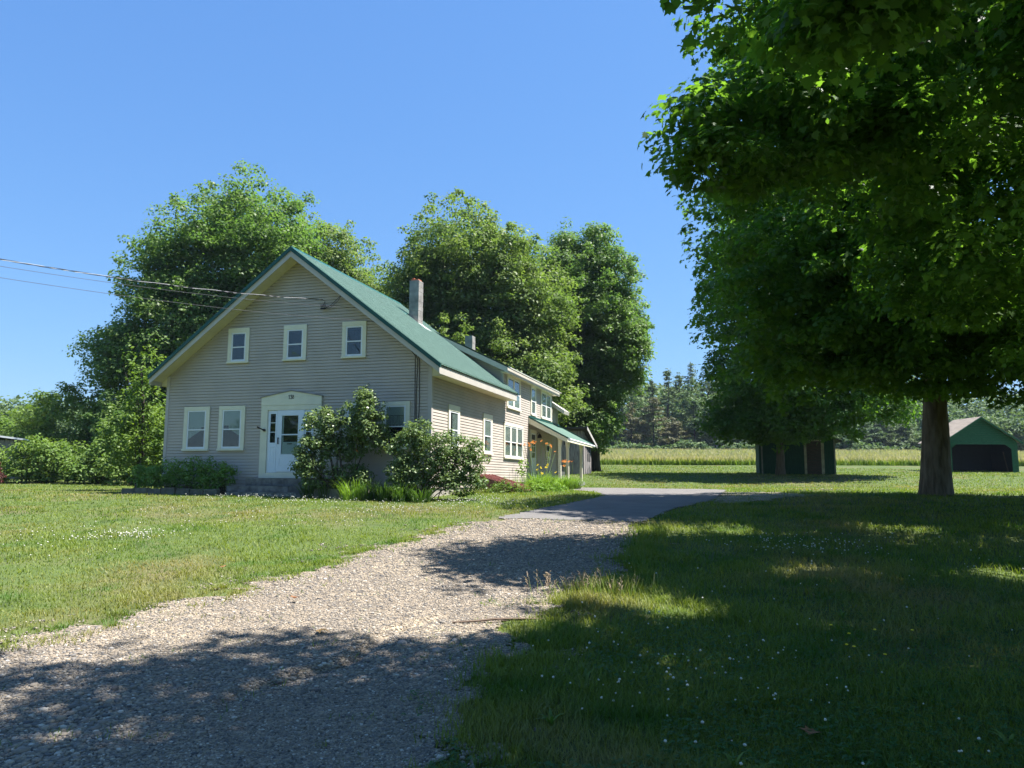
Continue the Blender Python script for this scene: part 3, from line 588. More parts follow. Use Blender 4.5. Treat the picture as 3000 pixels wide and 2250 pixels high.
# storm door with the panelled door behind
d0, d1 = -5.46, -4.49; w = MB()
w.box(d0, d0+.15, -.07, -.034, 1.82, 3.85); w.box(d1-.18, d1, -.07, -.034, 1.82, 3.85); w.box(d0+.15, d1-.18, -.07, -.034, 3.67, 3.85); w.box(d0+.15, d1-.18, -.07, -.034, 1.82, 2.38)
w.box(d0+.15, d1-.18, -.074, -.05, 3.02, 3.06)
for z in (2.26, 2.03): w.box(d0+.12, d1-.15, -.078, -.07, z, z+.018)
w.box(d0+.1, d0+.112, -.078, -.07, 2.03, 2.28); w.box(d1-.14, d1-.128, -.078, -.07, 2.03, 2.28)
for x in (d0+.15, d1-.195): w.box(x, x+.015, -.078, -.07, 2.40, 3.69)
w.box(d0+.135, d1-.165, -.078, -.07, 3.68, 3.70); w.box(d0+.135, d1-.165, -.078, -.07, 2.375, 2.395); w.box(d0-.028, d0, -.062, -.03, 1.8, 3.86); w.box(d1, d1+.03, -.08, -.03, 1.8, 3.86)
door = hb(w, 'storm_door', 'doorwhite')
w = MB(); w.box(d0+.15, d1-.18, -.045, -.038, 2.38, 2.80); w.box(d0+.15, d0+.22, -.045, -.038, 2.8, 3.67); w.build('inner_door', M['doorwhite'], door)
w = MB(); w.box(d0+.22, d1-.18, -.043, -.039, 2.80, 3.67); w.build('dark_room', M['dark'], door)
w = MB(); w.box(d0+.15, d1-.18, -.059, -.057, 2.38, 3.67); w.build('pane', M['glass'], door)
w = MB(); w.box(d0+.37, d0+.56, -.053, -.045, 2.72, 2.75); w.build('mail_slot', M['iron'], door)
w = MB(); w.box(d0+.035, d0+.065, -.115, -.095, 2.73, 2.95); w.box(d0+.04, d0+.06, -.095, -.07, 2.74, 2.77); w.box(d0+.04, d0+.06, -.095, -.07, 2.91, 2.94); w.build('handle', M['iron'], door)
w = MB(); w.tube([(a+.16, -.08, 3.2), (a+.16, -.13, 3.2)], .045, 10); w.tube([(a+.16, -.13, 3.2), (a+.02, -.22, 3.28)], .02, 8); w.tube([(a+.04, -.21, 3.27), (a-.02, -.24, 3.3)], [.03, .025], 8); hb(w, 'wall_light', 'iron')
# front steps
for (x0, x1, y0, z0, z1) in ((-6.35, -3.45, -.42, 1.36, 1.605), (-6.75, -3.3, -.85, 1.17, 1.358), (-6.55, -3.5, -1.2, .95, 1.168)):
    w = MB(); r_ = np.random.default_rng(int(-x0*10)); n = 12
    for k in range(n):
        xa = x0+(x1-x0)*k/n; xb = x0+(x1-x0)*(k+1)/n
        w.box(xa, xb-.001, y0-.02*r_.random(), 0 if z1 > 1.5 else y0+.5, z0-.05*(z1 < 1.2), z1-.006*r_.random()-.002)
    hb(w, 'stone_step', 'stone')

# porch on the side ------------------------------------------------
pz = lambda u: 4.44-.535*u
w = MB(); ribbed(w, (1.87, pz(1.87)), 0, (.02, pz(.02)), 0, 11.75, 17.9, .3, .015); hb(w, 'porch_roof', 'roof')
w = MB()
for v in (11.72, 17.9): w.hexa([(0, v, pz(0)-.27), (1.85, v, pz(1.85)-.2), (1.85, v+.03, pz(1.85)-.2), (0, v+.03, pz(0)-.27)], [(0, v, pz(0)-.025), (1.85, v, pz(1.85)-.025), (1.85, v+.03, pz(1.85)-.025), (0, v+.03, pz(0)-.025)])
w.box(1.82, 1.85, 11.75, 17.9, pz(1.85)-.17, pz(1.85)-.025); w.box(1.33, 1.47, 11.95, 17.6, pz(1.4)-.27, pz(1.4)-.05); hb(w, 'porch_fascia', 'cream')
w = MB()
for v in (11.70, 17.92): w.beam((0.0, v, pz(0)+.02), (1.9, v, pz(1.9)+.02), .03, .07)
w.box(0.026, .06, 11.75, 17.9, pz(0)+.0, pz(0)+.08); hb(w, 'porch_roof_trim', 'rooftrim')
w = MB(); w.poly([(0.02, 11.75, pz(0)-.1), (1.82, 11.75, pz(1.82)-.08), (1.82, 17.9, pz(1.82)-.08), (.02, 17.9, pz(0)-.1)]); hb(w, 'porch_ceiling', 'cream')
for v in (12.1, 13.8, 17.1):
    w = MB(); zb_ = 1.15; ztp = pz(1.4)-.27
    w.box(1.34, 1.46, v-.06, v+.06, zb_, ztp)
    for s in (-1, 1):
        if v < 12.5 and s < 0: continue
        w.hexa([(1.36, v+s*.06, ztp-.62), (1.44, v+s*.06, ztp-.62), (1.44, v+s*.062, ztp-.02), (1.36, v+s*.062, ztp-.02)], [(1.36, v+s*.12, ztp-.42), (1.44, v+s*.12, ztp-.42), (1.44, v+s*.42, ztp), (1.36, v+s*.42, ztp)])
    hb(w, 'porch_post', 'cream')
w = MB(); w.tube([(1.95, 11.7, pz(1.95)+.0), (1.95, 18.0, pz(1.95)-.06)], .055, 8); w.tube([(1.95, 11.62, pz(1.95)-.01), (1.95, 11.72, pz(1.95)-.01)], .07, 8); hb(w, 'porch_gutter', 'white')
w = MB(); w.box(.03, 1.5, 11.9, 17.6, .9, 1.5); hb(w, 'porch_floor', mat('grey_porch_floor', (.20, .20, .19), .8))
w = MB(); w.box(0, .045, 12.05, 12.15, 1.6, 3.75); w.box(0, .045, 13.0, 13.1, 1.6, 3.75); w.box(0, .05, 12.05, 13.1, 3.75, 3.9); o = hb(w, 'porch_door', 'cream')
w = MB(); w.box(.005, .03, 12.15, 13.0, 1.6, 3.75); w.build('door_leaf', M['doorwhite'], o)
w = MB(); [w.box(.03, .034, 12.28+.21*i, 12.45+.21*i, 2.6+.28*j, 2.84+.28*j) for i in range(3) for j in range(4)]; w.build('pane', M['dark'], o)
w = MB(); w.tube([(.0, 13.25, 3.75), (.14, 13.25, 3.82), (.16, 13.25, 3.74)], .012, 6); w.tube([(.16, 13.25, 3.76), (.16, 13.25, 3.66), (.16, 13.25, 3.56)], [.03, .09, .11], 10); w.tube([(.16, 13.25, 3.66), (.16, 13.25, 3.58)], .05, 8); hb(w, 'porch_light', 'iron')
w = MB()
for k in range(9): w.box(1.30, 1.33, 12.25+k*.14, 12.33+k*.14, 1.5, 2.25)
w.box(1.28, 1.30, 12.2, 13.5, 2.1, 2.18); w.box(1.28, 1.30, 12.2, 13.5, 1.6, 1.68); hb(w, 'porch_railing', mat('grey_green_rail', (.14, .15, .13), .8))
# wires on the wall
def wallpts(L): return [(u, -.035, z) for u, z in L]
w = MB()
w.tube(wallpts([(-2.7, 7.19), (-2.5, 7.12), (-1.7, 6.45), (-.75, 5.74), (-.56, 5.5), (-.55, 4.5), (-.53, 3.2), (-.55, 2.0)]), .011, 5)
w.tube(wallpts([(-2.15, 6.72), (-1.95, 6.66), (-1.0, 5.95), (-.56, 5.6), (-.47, 5.35), (-.50, 4.3), (-.47, 2.0)]), .010, 5)
w.tube(wallpts([(-2.1, 6.8), (-1.0, 6.02), (-.5, 5.65), (-.41, 5.35), (-.39, 4.0), (-.42, 3.0), (-.42, 2.0)]), .011, 5)
hb(w, 'wall_cable', 'black')
# bulkhead (cellar hatch) is its own thing
bk = empty('cellar_bulkhead', (-2.544+.9597*.9+.281*5.35, 24.139-.281*.9+.9597*5.35, 1.1), -YA, 'low sloping rust red cellar hatch against the sunlit side wall of the house', 'cellar hatch')
w = MB(); w.hexa([(-.88, -.85, -.2), (.85, -.85, -.2), (.85, .85, -.2), (-.88, .85, -.2)], [(-.88, -.85, .62), (.85, -.85, .08), (.85, .85, .08), (-.88, .85, .62)]); w.build('side', M['redwall'], bk)
for (y0, y1) in ((-.88, -.015), (.015, .88)):
    w = MB(); w.hexa([(-.88, y0, .63), (.9, y0, .09), (.9, y1, .09), (-.88, y1, .63)], [(-.88, y0, .67), (.9, y0, .13), (.9, y1, .13), (-.88, y1, .67)])
    for y in (y0+.06, (y0+y1)/2, y1-.06): w.beam((-.86, y, .685), (.88, y, .155), .04, .03)
    w.build('hatch_door', M['redsteel'], bk)

# service wires ----------------------------------------------------
CU = Vector((math.cos(YA), -math.sin(YA), 0)); CV = Vector((math.sin(YA), math.cos(YA), 0)); HP = Vector((-2.544, 24.139, 0))
def H(u, v, z): return HP+CU*u+CV*v+Vector((0, 0, z))
def sagline(a, b, sag, n=26): return [tuple(Vector(a).lerp(Vector(b), t)-Vector((0, 0, sag*4*t*(1-t)))) for t in np.linspace(0, 1, n)]
POLE = Vector((-20.5, 3.0, 0)); POLE.z = tz(-20.5, 3)
A1 = H(-3.9, -.12, 7.52); B1 = POLE+Vector((.2, .1, 7.0))
P1 = sagline(B1, A1, .9, 40)
cab = empty('service_cable', tuple(B1), 0, 'thick twisted service cable, uppermost of the three wires running to the gable', 'cable')
def sub(P): return [tuple(Vector(p)-B1) for p in P]
n = 260; dn = [P1[0]]; LP = np.array(P1); tt = np.linspace(0, len(P1)-1, n)
base = np.stack([np.interp(tt, np.arange(len(P1)), LP[:, k]) for k in range(3)], -1)
for k, m_ in ((0, 'black'), (1, 'black'), (2, 'alu')):
    ph = tt*2.6+k*2.09; q = base.copy(); q[:, 2] += .013*np.sin(ph); q[:, 0] += .008*np.cos(ph); q[:, 1] += -.01*np.cos(ph)
    w = MB(); w.tube([tuple(Vector(p)-B1) for p in q], .0065 if m_ == 'black' else .005, 5); w.build('strand', M[m_], cab)
w = MB(); hw = lambda u, v, z: tuple(H(u, v, z)-B1)
w.tube([hw(-3.9, -.12, 7.52), hw(-3.82, -.1, 7.45), hw(-3.95, -.1, 7.25), hw(-3.9, -.1, 7.2), hw(-3.6, -.1, 7.32), hw(-3.2, -.1, 7.66)], .009, 5); w.tube([hw(-3.9, -.1, 7.22), hw(-3.6, -.1, 7.24), hw(-3.35, -.1, 7.45), hw(-3.18, -.1, 7.68)], .008, 5)
for z in (7.22, 7.32): w.beam(hw(-3.97, -.12, z), hw(-3.79, -.12, z), .05, .05)
w.build('connector', M['black'], cab)
for (u, z, dzp, sg, lab) in ((-2.7, 7.19, 6.5, .8, 'thin telephone wire, middle of the three running to the gable'), (-2.15, 6.72, 6.3, .75, 'thin wire, lowest of the three running to the gable')):
    A = H(u, -.05, z); B = POLE+Vector((.2, .1, dzp)); w = MB(); w.tube([tuple(Vector(p)-B) for p in sagline(B, A, sg, 40)], .0055, 5)
    o = w.build('telephone_wire', mat('grey_wire', (.10, .10, .11), .5), None); o.location = B; tag(o, lab, 'wire')
o = MB().tube([(0, 0, -.3), (0, 0, 9.2)], [.16, .11], 12).build('utility_pole', M['wood']); o.location = POLE; tag(o, 'brown wooden utility pole at the road end of the wires', 'pole')

# bed edging ------------------------------------------------------
def edging(u0, u1, v, n, seed, lab):
    r = random.Random(seed); root = empty('bed_edging', tuple(H((u0+u1)/2, v, 1.0)), -YA, lab, 'garden edging')
    x = u0
    for k in range(n):
        L_ = (u1-u0)/n; m = (u0+u1)/2; h = .27+r.uniform(-.03, .03); y = r.uniform(-.03, .03)
        w = MB(); a_, b_ = x-m+.01, x-m+L_-.012
        w.hexa([(a_, y-.1, -.1), (b_, y-.1, -.1), (b_, y+.1, -.1), (a_, y+.1, -.1)], [(a_+.02, y-.075, h+r.uniform(-.015, .015)), (b_-.02, y-.075, h+r.uniform(-.015, .015)), (b_-.02, y+.08, h), (a_+.02, y+.08, h)])
        w.build('edging_stone', M['edge'], root); x += L_
edging(-10.6, -6.8, -1.15, 7, 1, 'row of rough stones edging the flower bed left of the front steps')
edging(-3.25, -.9, -1.35, 5, 2, 'row of rough stones edging the flower bed right of the front steps')
w = MB(); w.box(-1.9, 1.85, -.5, .5, -.1, .19); o = w.build('bed_soil', mat('dark_bed_soil', (.04, .03, .02), .95)); o.location = H(-8.65, -.58, 1.0); o.rotation_euler[2] = -YA; o['kind'] = 'structure'
w = MB(); w.box(-1.6, 1.6, -.6, .6, -.1, .17); o = w.build('bed_soil', mat('dark_bed_soil', (.04, .03, .02), .95)); o.location = H(-1.6, -.68, 1.0); o.rotation_euler[2] = -YA; o['kind'] = 'structure'

# ------------------------------------------------------------------ outbuildings
def planks(mb, x0, x1, y, z0, z1, wd, r, top=None, dy=.012, axis='x'):
    x = x0
    while x < x1-.01:
        xb = min(x+wd*r.uniform(.8, 1.2), x1); zz = z1 if top is None else min(top(x), top(xb))
        d = r.uniform(0, dy)
        if axis == 'x': mb.box(x, xb-.008, y-.02-d, y, z0-r.uniform(0, .03), zz)
        else: mb.box(y, y+.02+d, x, xb-.008, z0-r.uniform(0, .03), zz)
        x = xb
rr = random.Random(4)
sh = empty('garden_shed', (18.8, 50.9, 1.95), -R(14), 'dark green board shed with a brown door, behind the slimmer maple trunk', 'shed')
w = MB(); planks(w, -2.35, .45, 0, -.1, 2.35, .28, rr, lambda x: 2.3+.62*(1-abs(x)/2.4)*1.0+.0); planks(w, 1.68, 2.35, 0, -.1, 2.35, .2, rr, lambda x: 2.3+.55*(1-abs(x)/2.4)); w.box(.45, 1.68, -.02, 0, 2.22, 2.6)
planks(w, .02, 3.6, 2.36, -.1, 2.3, .25, rr, axis='y'); w.box(-2.38, -2.35, .0, 3.6, -.1, 2.3); w.box(-2.35, 2.35, 3.58, 3.6, -.1, 2.3)
w.poly([(-2.35, .005, 2.25), (2.35, .005, 2.25), (0, .005, 3.35)]); w.build('wall', M['dkgrn'], sh)
w = MB(); w.box(.45, .6, -.05, -.02, -.05, 2.2); w.box(1.5, 1.68, -.05, -.02, -.05, 2.2); w.box(.45, 1.68, -.05, -.02, 2.2, 2.3); w.build('door_frame', mat('old_cream_paint', (.38, .34, .20), .8, .2), sh)
w = MB(); [w.box(.6, 1.5, -.04-.008*(k % 2), -.02, .02+k*.185, .02+k*.185+.17) for k in range(12)]; d_ = w.build('door', M['brownwood'], sh); MB().box(.68, .72, -.09, -.05, 1.0, 1.12).build('handle', M['iron'], d_)
w = MB(); w.box(-2.25, -2.15, -.05, -.0345, -.05, 2.2); w.box(2.28, 2.37, -.055, -.035, -.05, 2.3); w.build('corner_board', mat('grey_cream_board', (.25, .25, .19), .8, .2), sh)
w = MB()
for s in (-1, 1): w.hexa([(0, -.35, 3.42), (s*2.75, -.35, 2.14), (s*2.75, 3.9, 2.14), (0, 3.9, 3.42)], [(0, -.35, 3.5), (s*2.75, -.35, 2.22), (s*2.75, 3.9, 2.22), (0, 3.9, 3.5)])
w.build('roof', M['darkroof'], sh)

ga = empty('open_garage', (35.65, 58.6, 2.15), 0, 'peeling green gabled garage with one wide open doorway, right of the thick maple trunk', 'garage')
w = MB()
def gboards(z0, z1, lim):
    z = z0
    while z < z1-.01:
        zt_ = min(z+.17, z1); a0, b0 = lim(z); a1, b1 = lim(zt_)
        if b1 > a1: w.hexa([(a0, -.035, z), (b0, -.035, z), (b0, 0, z), (a0, 0, z)], [(a1, -.012, zt_-.005), (b1, -.012, zt_-.005), (b1, 0, zt_-.005), (a1, 0, zt_-.005)])
        z = zt_
gboards(2.28, 4.2, lambda z: (-(4.25-z)*1.54 if z > 2.5 else -2.7, (4.25-z)*1.54 if z > 2.5 else 2.7))
w.box(-2.7, -2.25, -.04, 0, -.1, 2.28); w.box(2.3, 2.7, -.04, 0, -.1, 2.28)
for s in (-1, 1): w.hexa([(s*2.3, -.04, 1.85), (s*2.3, 0, 1.85), (s*2.3, 0, 2.28), (s*2.3, -.04, 2.28)], [(s*2.26, -.04, 1.9), (s*2.26, 0, 1.9), (s*1.75, 0, 2.27), (s*1.75, -.04, 2.27)])
w.box(-2.7, -2.66, .0, 3.2, -.1, 2.5); w.box(2.66, 2.7, .0, 3.2, -.1, 2.5); w.box(-2.66, 2.66, 3.16, 3.2, -.1, 2.45); w.poly([(-2.66, 3.17, 2.45), (2.66, 3.17, 2.45), (0, 3.17, 4.1)]); w.build('wall', M['grnwood'], ga)
w = MB(); w.box(-2.73, 2.73, -.07, -.04, 2.2, 2.38); w.box(-2.75, -2.6, -.06, -.04, -.1, 2.2); w.box(2.6, 2.75, -.06, -.04, -.1, 2.2); w.build('trim', M['grnwood'], ga)
w = MB()
for s in (-1, 1): w.hexa([(0, -.3, 4.25), (s*3.0, -.3, 2.35), (s*3.0, 3.4, 2.35), (0, 3.4, 4.25)], [(0, -.3, 4.31), (s*3.0, -.3, 2.41), (s*3.0, 3.4, 2.41), (0, 3.4, 4.31)])
w.build('roof', M['oldroof'], ga)
w = MB(); [w.beam((s*.0, -.32, 4.2), (s*3.02, -.32, 2.29), .03, .12) for s in (-1, 1)]; w.build('rake_board', M['grnwood'], ga)
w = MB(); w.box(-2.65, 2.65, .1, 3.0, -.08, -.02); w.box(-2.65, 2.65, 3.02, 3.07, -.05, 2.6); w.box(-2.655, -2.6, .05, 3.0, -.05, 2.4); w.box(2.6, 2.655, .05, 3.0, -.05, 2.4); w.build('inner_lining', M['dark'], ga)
w = MB(); w.beam((2.3, .5, 0), (2.5, 1.3, 1.7), .07, .07); w.beam((1.6, 1.8, .1), (1.6, 1.8, 2.3), .1, .1); w.build('inner_frame', M['wood'], ga)

ba = empty('weathered_barn', tuple(Vector((4.45, 48.2, 1.85))), -YA, 'small weathered grey board outbuilding behind the porch of the house', 'outbuilding')
w = MB(); planks(w, -7, 0, 0, -.2, 2.82, .24, rr, dy=.03); planks(w, .0, 2.6, 0, -.2, 2.9, .22, rr, lambda x: 2.8-.32*x, axis='y', dy=.03); w.box(-7, 0, 2.58, 2.6, -.2, 1.95); w.build('wall', M['weather'], ba)
w = MB(); w.hexa([(-7.3, -.45, 2.9), (.35, -.45, 2.9), (.35, 3.0, 1.86), (-7.3, 3.0, 1.86)], [(-7.3, -.45, 3.0), (.35, -.45, 3.0), (.35, 3.0, 1.96), (-7.3, 3.0, 1.96)]); w.build('roof', M['darkroof'], ba)
w = MB(); w.hexa([(.35, -.46, 2.82), (.38, -.46, 2.82), (.38, 3.0, 1.78), (.35, 3.0, 1.78)], [(.35, -.46, 3.02), (.38, -.46, 3.02), (.38, 3.0, 1.98), (.35, 3.0, 1.98)]); w.build('rake_board', mat('pale_old_board', (.42, .40, .36), .8, .2), ba)
w = MB()
for k in range(7): w.box(-6+k*.8, -5.94+k*.8, -.075, -.055, 1.9, 2.8)
w.box(-3.3, -2.5, -.075, -.055, .5, 2.3); w.build('dark_gap', M['dark'], ba)
w = MB(); [w.box(-2.35, -1.85, -.085, -.06, 1.5+k*.09, 1.55+k*.09) for k in range(10)]; w.box(-2.4, -1.8, -.062, -.055, 1.45, 2.42); w.build('louvre', M['weather'], ba)
for y in (1.1, 1.75):
    w = MB(); w.box(.035, .06, y, y+.06, .9, 2.05); w.box(.035, .06, y+.42, y+.48, .9, 2.05-.1); w.box(.035, .06, y, y+.48, 1.4, 1.45); fo = w.build('window', M['weather'], ba)
    MB().box(.03, .052, y+.06, y+.42, .9, 1.95).build('pane', M['dark'], fo)
nb = empty('neighbour_shed', (-31.5, 46.5, tz(-31.5, 46.5)), R(20), 'pale grey metal roof edge showing above the hedge at the far left', 'shed')
MB().box(-2.2, 2.2, -1.5, 1.5, 0, 2.3).build('wall', M['weather'], nb)
w = MB(); w.hexa([(-2.5, -1.9, 2.9), (2.5, -1.9, 2.25), (2.5, 1.9, 2.25), (-2.5, 1.9, 2.9)], [(-2.5, -1.9, 3.0), (2.5, -1.9, 2.35), (2.5, 1.9, 2.35), (-2.5, 1.9, 3.0)]); w.build('roof', M['lead'], nb)
# ------------------------------------------------------------------ trees
STAR = np.array([(0, 0, 0), (.02, -.42, -.05), (.34, -.27, .03), (.55, -.5, -.05), (.6, -.16, .03), (1, 0, -.12), (.6, .16, .03), (.55, .5, -.05), (.34, .27, .03), (.02, .42, -.05)])
def zat(x, y): return tz(x, y)
GAPS = ((1.1, 9.2, .85), (2.1, 8.5, .8), (4.1, 16, 1.3), (7.7, 15.8, 1.2), (6.8, 10.5, .8), (-3.2, 5.0, .6), (-3.4, 7.1, .9), (-4.6, 6.9, 1.0), (-2.5, 7.5, .75), (-4.2, 6.3, .6))
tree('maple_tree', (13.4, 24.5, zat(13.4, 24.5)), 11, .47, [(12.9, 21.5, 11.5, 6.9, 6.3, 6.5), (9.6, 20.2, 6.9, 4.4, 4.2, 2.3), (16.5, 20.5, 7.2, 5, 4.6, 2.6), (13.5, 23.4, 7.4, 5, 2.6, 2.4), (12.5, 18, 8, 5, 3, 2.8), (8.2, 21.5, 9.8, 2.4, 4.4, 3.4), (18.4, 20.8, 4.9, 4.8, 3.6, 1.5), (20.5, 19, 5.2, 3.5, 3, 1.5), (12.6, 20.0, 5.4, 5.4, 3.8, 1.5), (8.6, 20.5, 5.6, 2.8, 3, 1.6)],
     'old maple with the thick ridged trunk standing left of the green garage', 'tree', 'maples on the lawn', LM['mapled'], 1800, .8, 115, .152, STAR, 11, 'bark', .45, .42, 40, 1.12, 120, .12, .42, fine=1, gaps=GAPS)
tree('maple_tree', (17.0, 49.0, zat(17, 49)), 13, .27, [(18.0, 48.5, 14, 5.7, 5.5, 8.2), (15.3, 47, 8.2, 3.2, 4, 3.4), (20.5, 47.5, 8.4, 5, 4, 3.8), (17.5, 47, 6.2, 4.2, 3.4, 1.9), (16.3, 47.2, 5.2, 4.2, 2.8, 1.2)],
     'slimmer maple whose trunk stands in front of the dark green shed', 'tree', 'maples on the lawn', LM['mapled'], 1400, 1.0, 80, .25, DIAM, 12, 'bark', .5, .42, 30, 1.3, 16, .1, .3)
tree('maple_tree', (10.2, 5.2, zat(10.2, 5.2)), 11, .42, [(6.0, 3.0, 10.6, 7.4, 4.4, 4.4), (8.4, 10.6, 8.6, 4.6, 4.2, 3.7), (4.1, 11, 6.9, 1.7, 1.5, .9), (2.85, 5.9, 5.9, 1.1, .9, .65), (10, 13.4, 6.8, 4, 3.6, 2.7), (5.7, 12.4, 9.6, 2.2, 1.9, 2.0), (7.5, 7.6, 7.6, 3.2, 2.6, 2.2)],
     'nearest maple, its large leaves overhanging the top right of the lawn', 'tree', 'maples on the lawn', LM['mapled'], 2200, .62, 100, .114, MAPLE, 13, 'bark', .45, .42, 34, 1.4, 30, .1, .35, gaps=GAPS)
G2 = 'tall maples behind the house'
tree('maple_tree', (-19.8, 50, zat(-19.8, 50)), 12, .5, [(-20.0, 50, 14.6, 4.8, 5, 5.2), (-17.4, 50, 16.8, 4.0, 4.5, 4.8), (-22.2, 50, 14.8, 1.9, 3, 3.0), (-21.7, 49, 11, 3.6, 4.2, 3.6), (-23.6, 48.5, 7.6, 2.3, 3, 3.5), (-24.9, 48.5, 9.4, 1.9, 2.4, 2.0), (-19, 50, 8.6, 6.5, 5, 4.6), (-14.5, 50, 12, 3.4, 3.5, 4)],
     'largest maple, rising behind the left slope of the house roof', 'tree', G2, LM['maple'], 950, 1.35, 180, .235, DIAM, 21, inner=.4)
tree('maple_tree', (-14, 63, zat(-14, 63)), 12, .35, [(-17.4, 62, 18.5, 3, 3, 4.5), (-15, 63, 17.4, 3.8, 4, 5.2), (-11.9, 63, 15.6, 2.6, 3, 3.7), (-13, 63, 12, 4, 4, 4)],
     'farther maple showing between the two biggest crowns behind the roof ridge', 'tree', G2, LM['mapleb'], 480, 1.25, 150, .25, DIAM, 22, inner=.4)
tree('maple_tree', (-3, 52, zat(-3, 52)), 12, .42, [(-4.0, 52, 16.2, 3.2, 4, 4.6), (-.4, 52, 15.4, 2.6, 3.4, 3.6), (1.2, 52, 12.4, 2.6, 3, 4.2), (-5.8, 52, 15.4, 1.9, 3, 2.8), (-6.9, 52, 12.6, 2.6, 3.2, 3.8), (-1.2, 51.5, 12.6, 3.4, 3.6, 4.6), (-3, 50.5, 8.6, 5.2, 4, 4), (1.5, 50.5, 8.2, 2.5, 3, 3.2)],
     'yellow green maple behind the chimneys of the house', 'tree', G2, LM['mapleb'], 950, 1.25, 180, .23, DIAM, 23, inner=.35)
tree('maple_tree', (6.2, 58, zat(6.2, 58)), 12, .4, [(6.4, 58, 14.2, 3.4, 3.6, 5.6), (3.4, 58, 15.2, 1.9, 2.6, 4.4), (7.5, 58, 11.6, 2.1, 3, 3.6), (5.0, 57.5, 7.0, 3.0, 3.2, 3.3), (6.6, 58, 18.3, 1.0, 1.4, 3.3), (3.0, 58, 13.2, 2.2, 3, 4.6), (9.1, 58, 11.5, 1.0, 2, 2.6), (4.3, 58, 18.6, .9, 1.2, 2.4), (9.0, 58, 15.2, .8, 1.0, 2.4)],
     'green maple standing right of the others, above the weathered outbuilding', 'tree', G2, LM['maple'], 900, 1.15, 180, .23, DIAM, 24, inner=.35)
tree('small_tree', (-14.3, 29.6, zat(-14.3, 29.6)), 4.6, .09, [(-14.4, 29.6, 5.4, .8, .8, 1.4), (-14.0, 29.5, 3.6, 1.1, 1, 1.4), (-14.9, 29.7, 3.3, .9, .9, 1.4), (-13.6, 29.6, 2.4, .8, .8, 1.0)],
     'slender loose leaved young tree beside the front left corner of the house', 'tree', None, LM['bush'], 210, .28, 26, .13, OVAL, 31, inner=.1, flat=.8, nl=26, tw=.15, minr=.1, th=4.8)

for k, (x, y, rx, hh) in enumerate([(-22, -26, 7, 15), (-9, -30, 7, 17), (5, -28, 7, 15), (-36, -24, 7, 16), (-50, -14, 8, 15)]):
    tree('roadside_tree', (x, y, zat(x, y)), hh*.5, .4, [(x, y, hh*.55, rx, 4.5, hh*.42), (x+3, y+1, hh*.35, rx*.7, 4, hh*.3)], 'broad tree across the road behind the viewer, mirrored in the front windows', 'tree', 'trees across the road', LM['maple'], 260, 1.5, 34, .6, DIAM, 400+k, nl=8, nseg=8)

def shrub(name, base, lobes, label, lm, ncl, R0, per, size, T, seed, group=None, inner=.3, cat='shrub', nst=9, flat=.7, srad=.02):
    r = np.random.default_rng(seed); b = (base[0], base[1], zat(*base)); root = empty(name, b, 0, label, cat, group); off = tuple(-c for c in b)
    C = clump_pts(lobes, ncl, r, inner); w = MB()
    for t in C[r.choice(len(C), min(nst, len(C)), replace=False)]:
        w.tube(limb_path((b[0]+r.normal()*.15, b[1]+r.normal()*.1, b[2]-.05), t, r, .08, 5), list(np.linspace(srad, srad*.3, 5)), 6, False)
    w.build('stems', M['barkd'], root, off)
    V, F, t = foliage(C, R0, per, size, T, r, flat, .7); k = V.reshape(len(F), -1, 3); ok = k[:, :, 2].min(1) > b[2]; F = F[ok]; t = t[ok]
    npmesh('foliage', V, F, lm, root, t, off=off); return root
HG = 'shrubs of the hedge left of the house'
shrub('hedge_shrub', (-29.2, 41.5), [(-29.2, 41.5, 2.4, 2.4, 1.6, 1.3)], 'low layered shrub at the left end of the hedge', LM['bush'], 130, .5, 60, .17, OVAL, 41, HG)
shrub('hedge_shrub', (-24.9, 41.3), [(-24.9, 41.3, 2.5, 2.1, 1.6, 1.3)], 'second low shrub of the hedge from the left', LM['bush'], 120, .5, 60, .17, OVAL, 42, HG)
shrub('hedge_shrub', (-21.6, 40.6), [(-21.6, 40.6, 2.4, 1.9, 1.5, 1.3), (-20.6, 41, 3.6, 1.2, 1.2, 1.1)], 'shrub in the middle of the hedge under the tall loose bushes', LM['bush'], 140, .5, 60, .16, OVAL, 43, HG)
shrub('hedge_shrub', (-18.6, 38.6), [(-18.6, 38.6, 2.3, 1.8, 1.3, 1.4), (-17.9, 39, 3.8, 1.3, 1.1, 1.5)], 'shrub of the hedge closest to the house', LM['bush'], 170, .45, 60, .15, OVAL, 44, HG)
shrub('tall_bush', (-28, 49), [(-28.4, 49, 5.0, 3.4, 2.5, 2.6), (-25.2, 49, 3.9, 2.4, 2.4, 2.5), (-31.5, 49.5, 3.4, 2.4, 2.2, 2.0)], 'tall bright willowy bush rising behind the middle of the hedge', LM['bush'], 420, .6, 60, .2, OVAL, 45, None, inner=.5)
shrub('tall_bush', (-22.0, 45), [(-22.3, 45, 4.6, 2.3, 2, 2.4), (-20.3, 44.5, 3.3, 1.8, 1.6, 2.0)], 'tall bush between the willowy bush and the slender young tree', LM['maple'], 260, .55, 60, .18, OVAL, 46, None, inner=.5)
shrub('tall_bush', (-35, 52), [(-35.5, 52, 3.6, 3.4, 2.4, 2.2)], 'pale bush behind the metal roof at the far left', LM['bush'], 160, .6, 60, .2, OVAL, 47, None, inner=.4)
shrub('purple_shrub', (-25.6, 38.4), [(-25.7, 38.4, 1.9, .55, .5, .6)], 'small purple leaved shrub at the left edge of the lawn', LM['purple'], 40, .2, 30, .09, OVAL, 48, None)
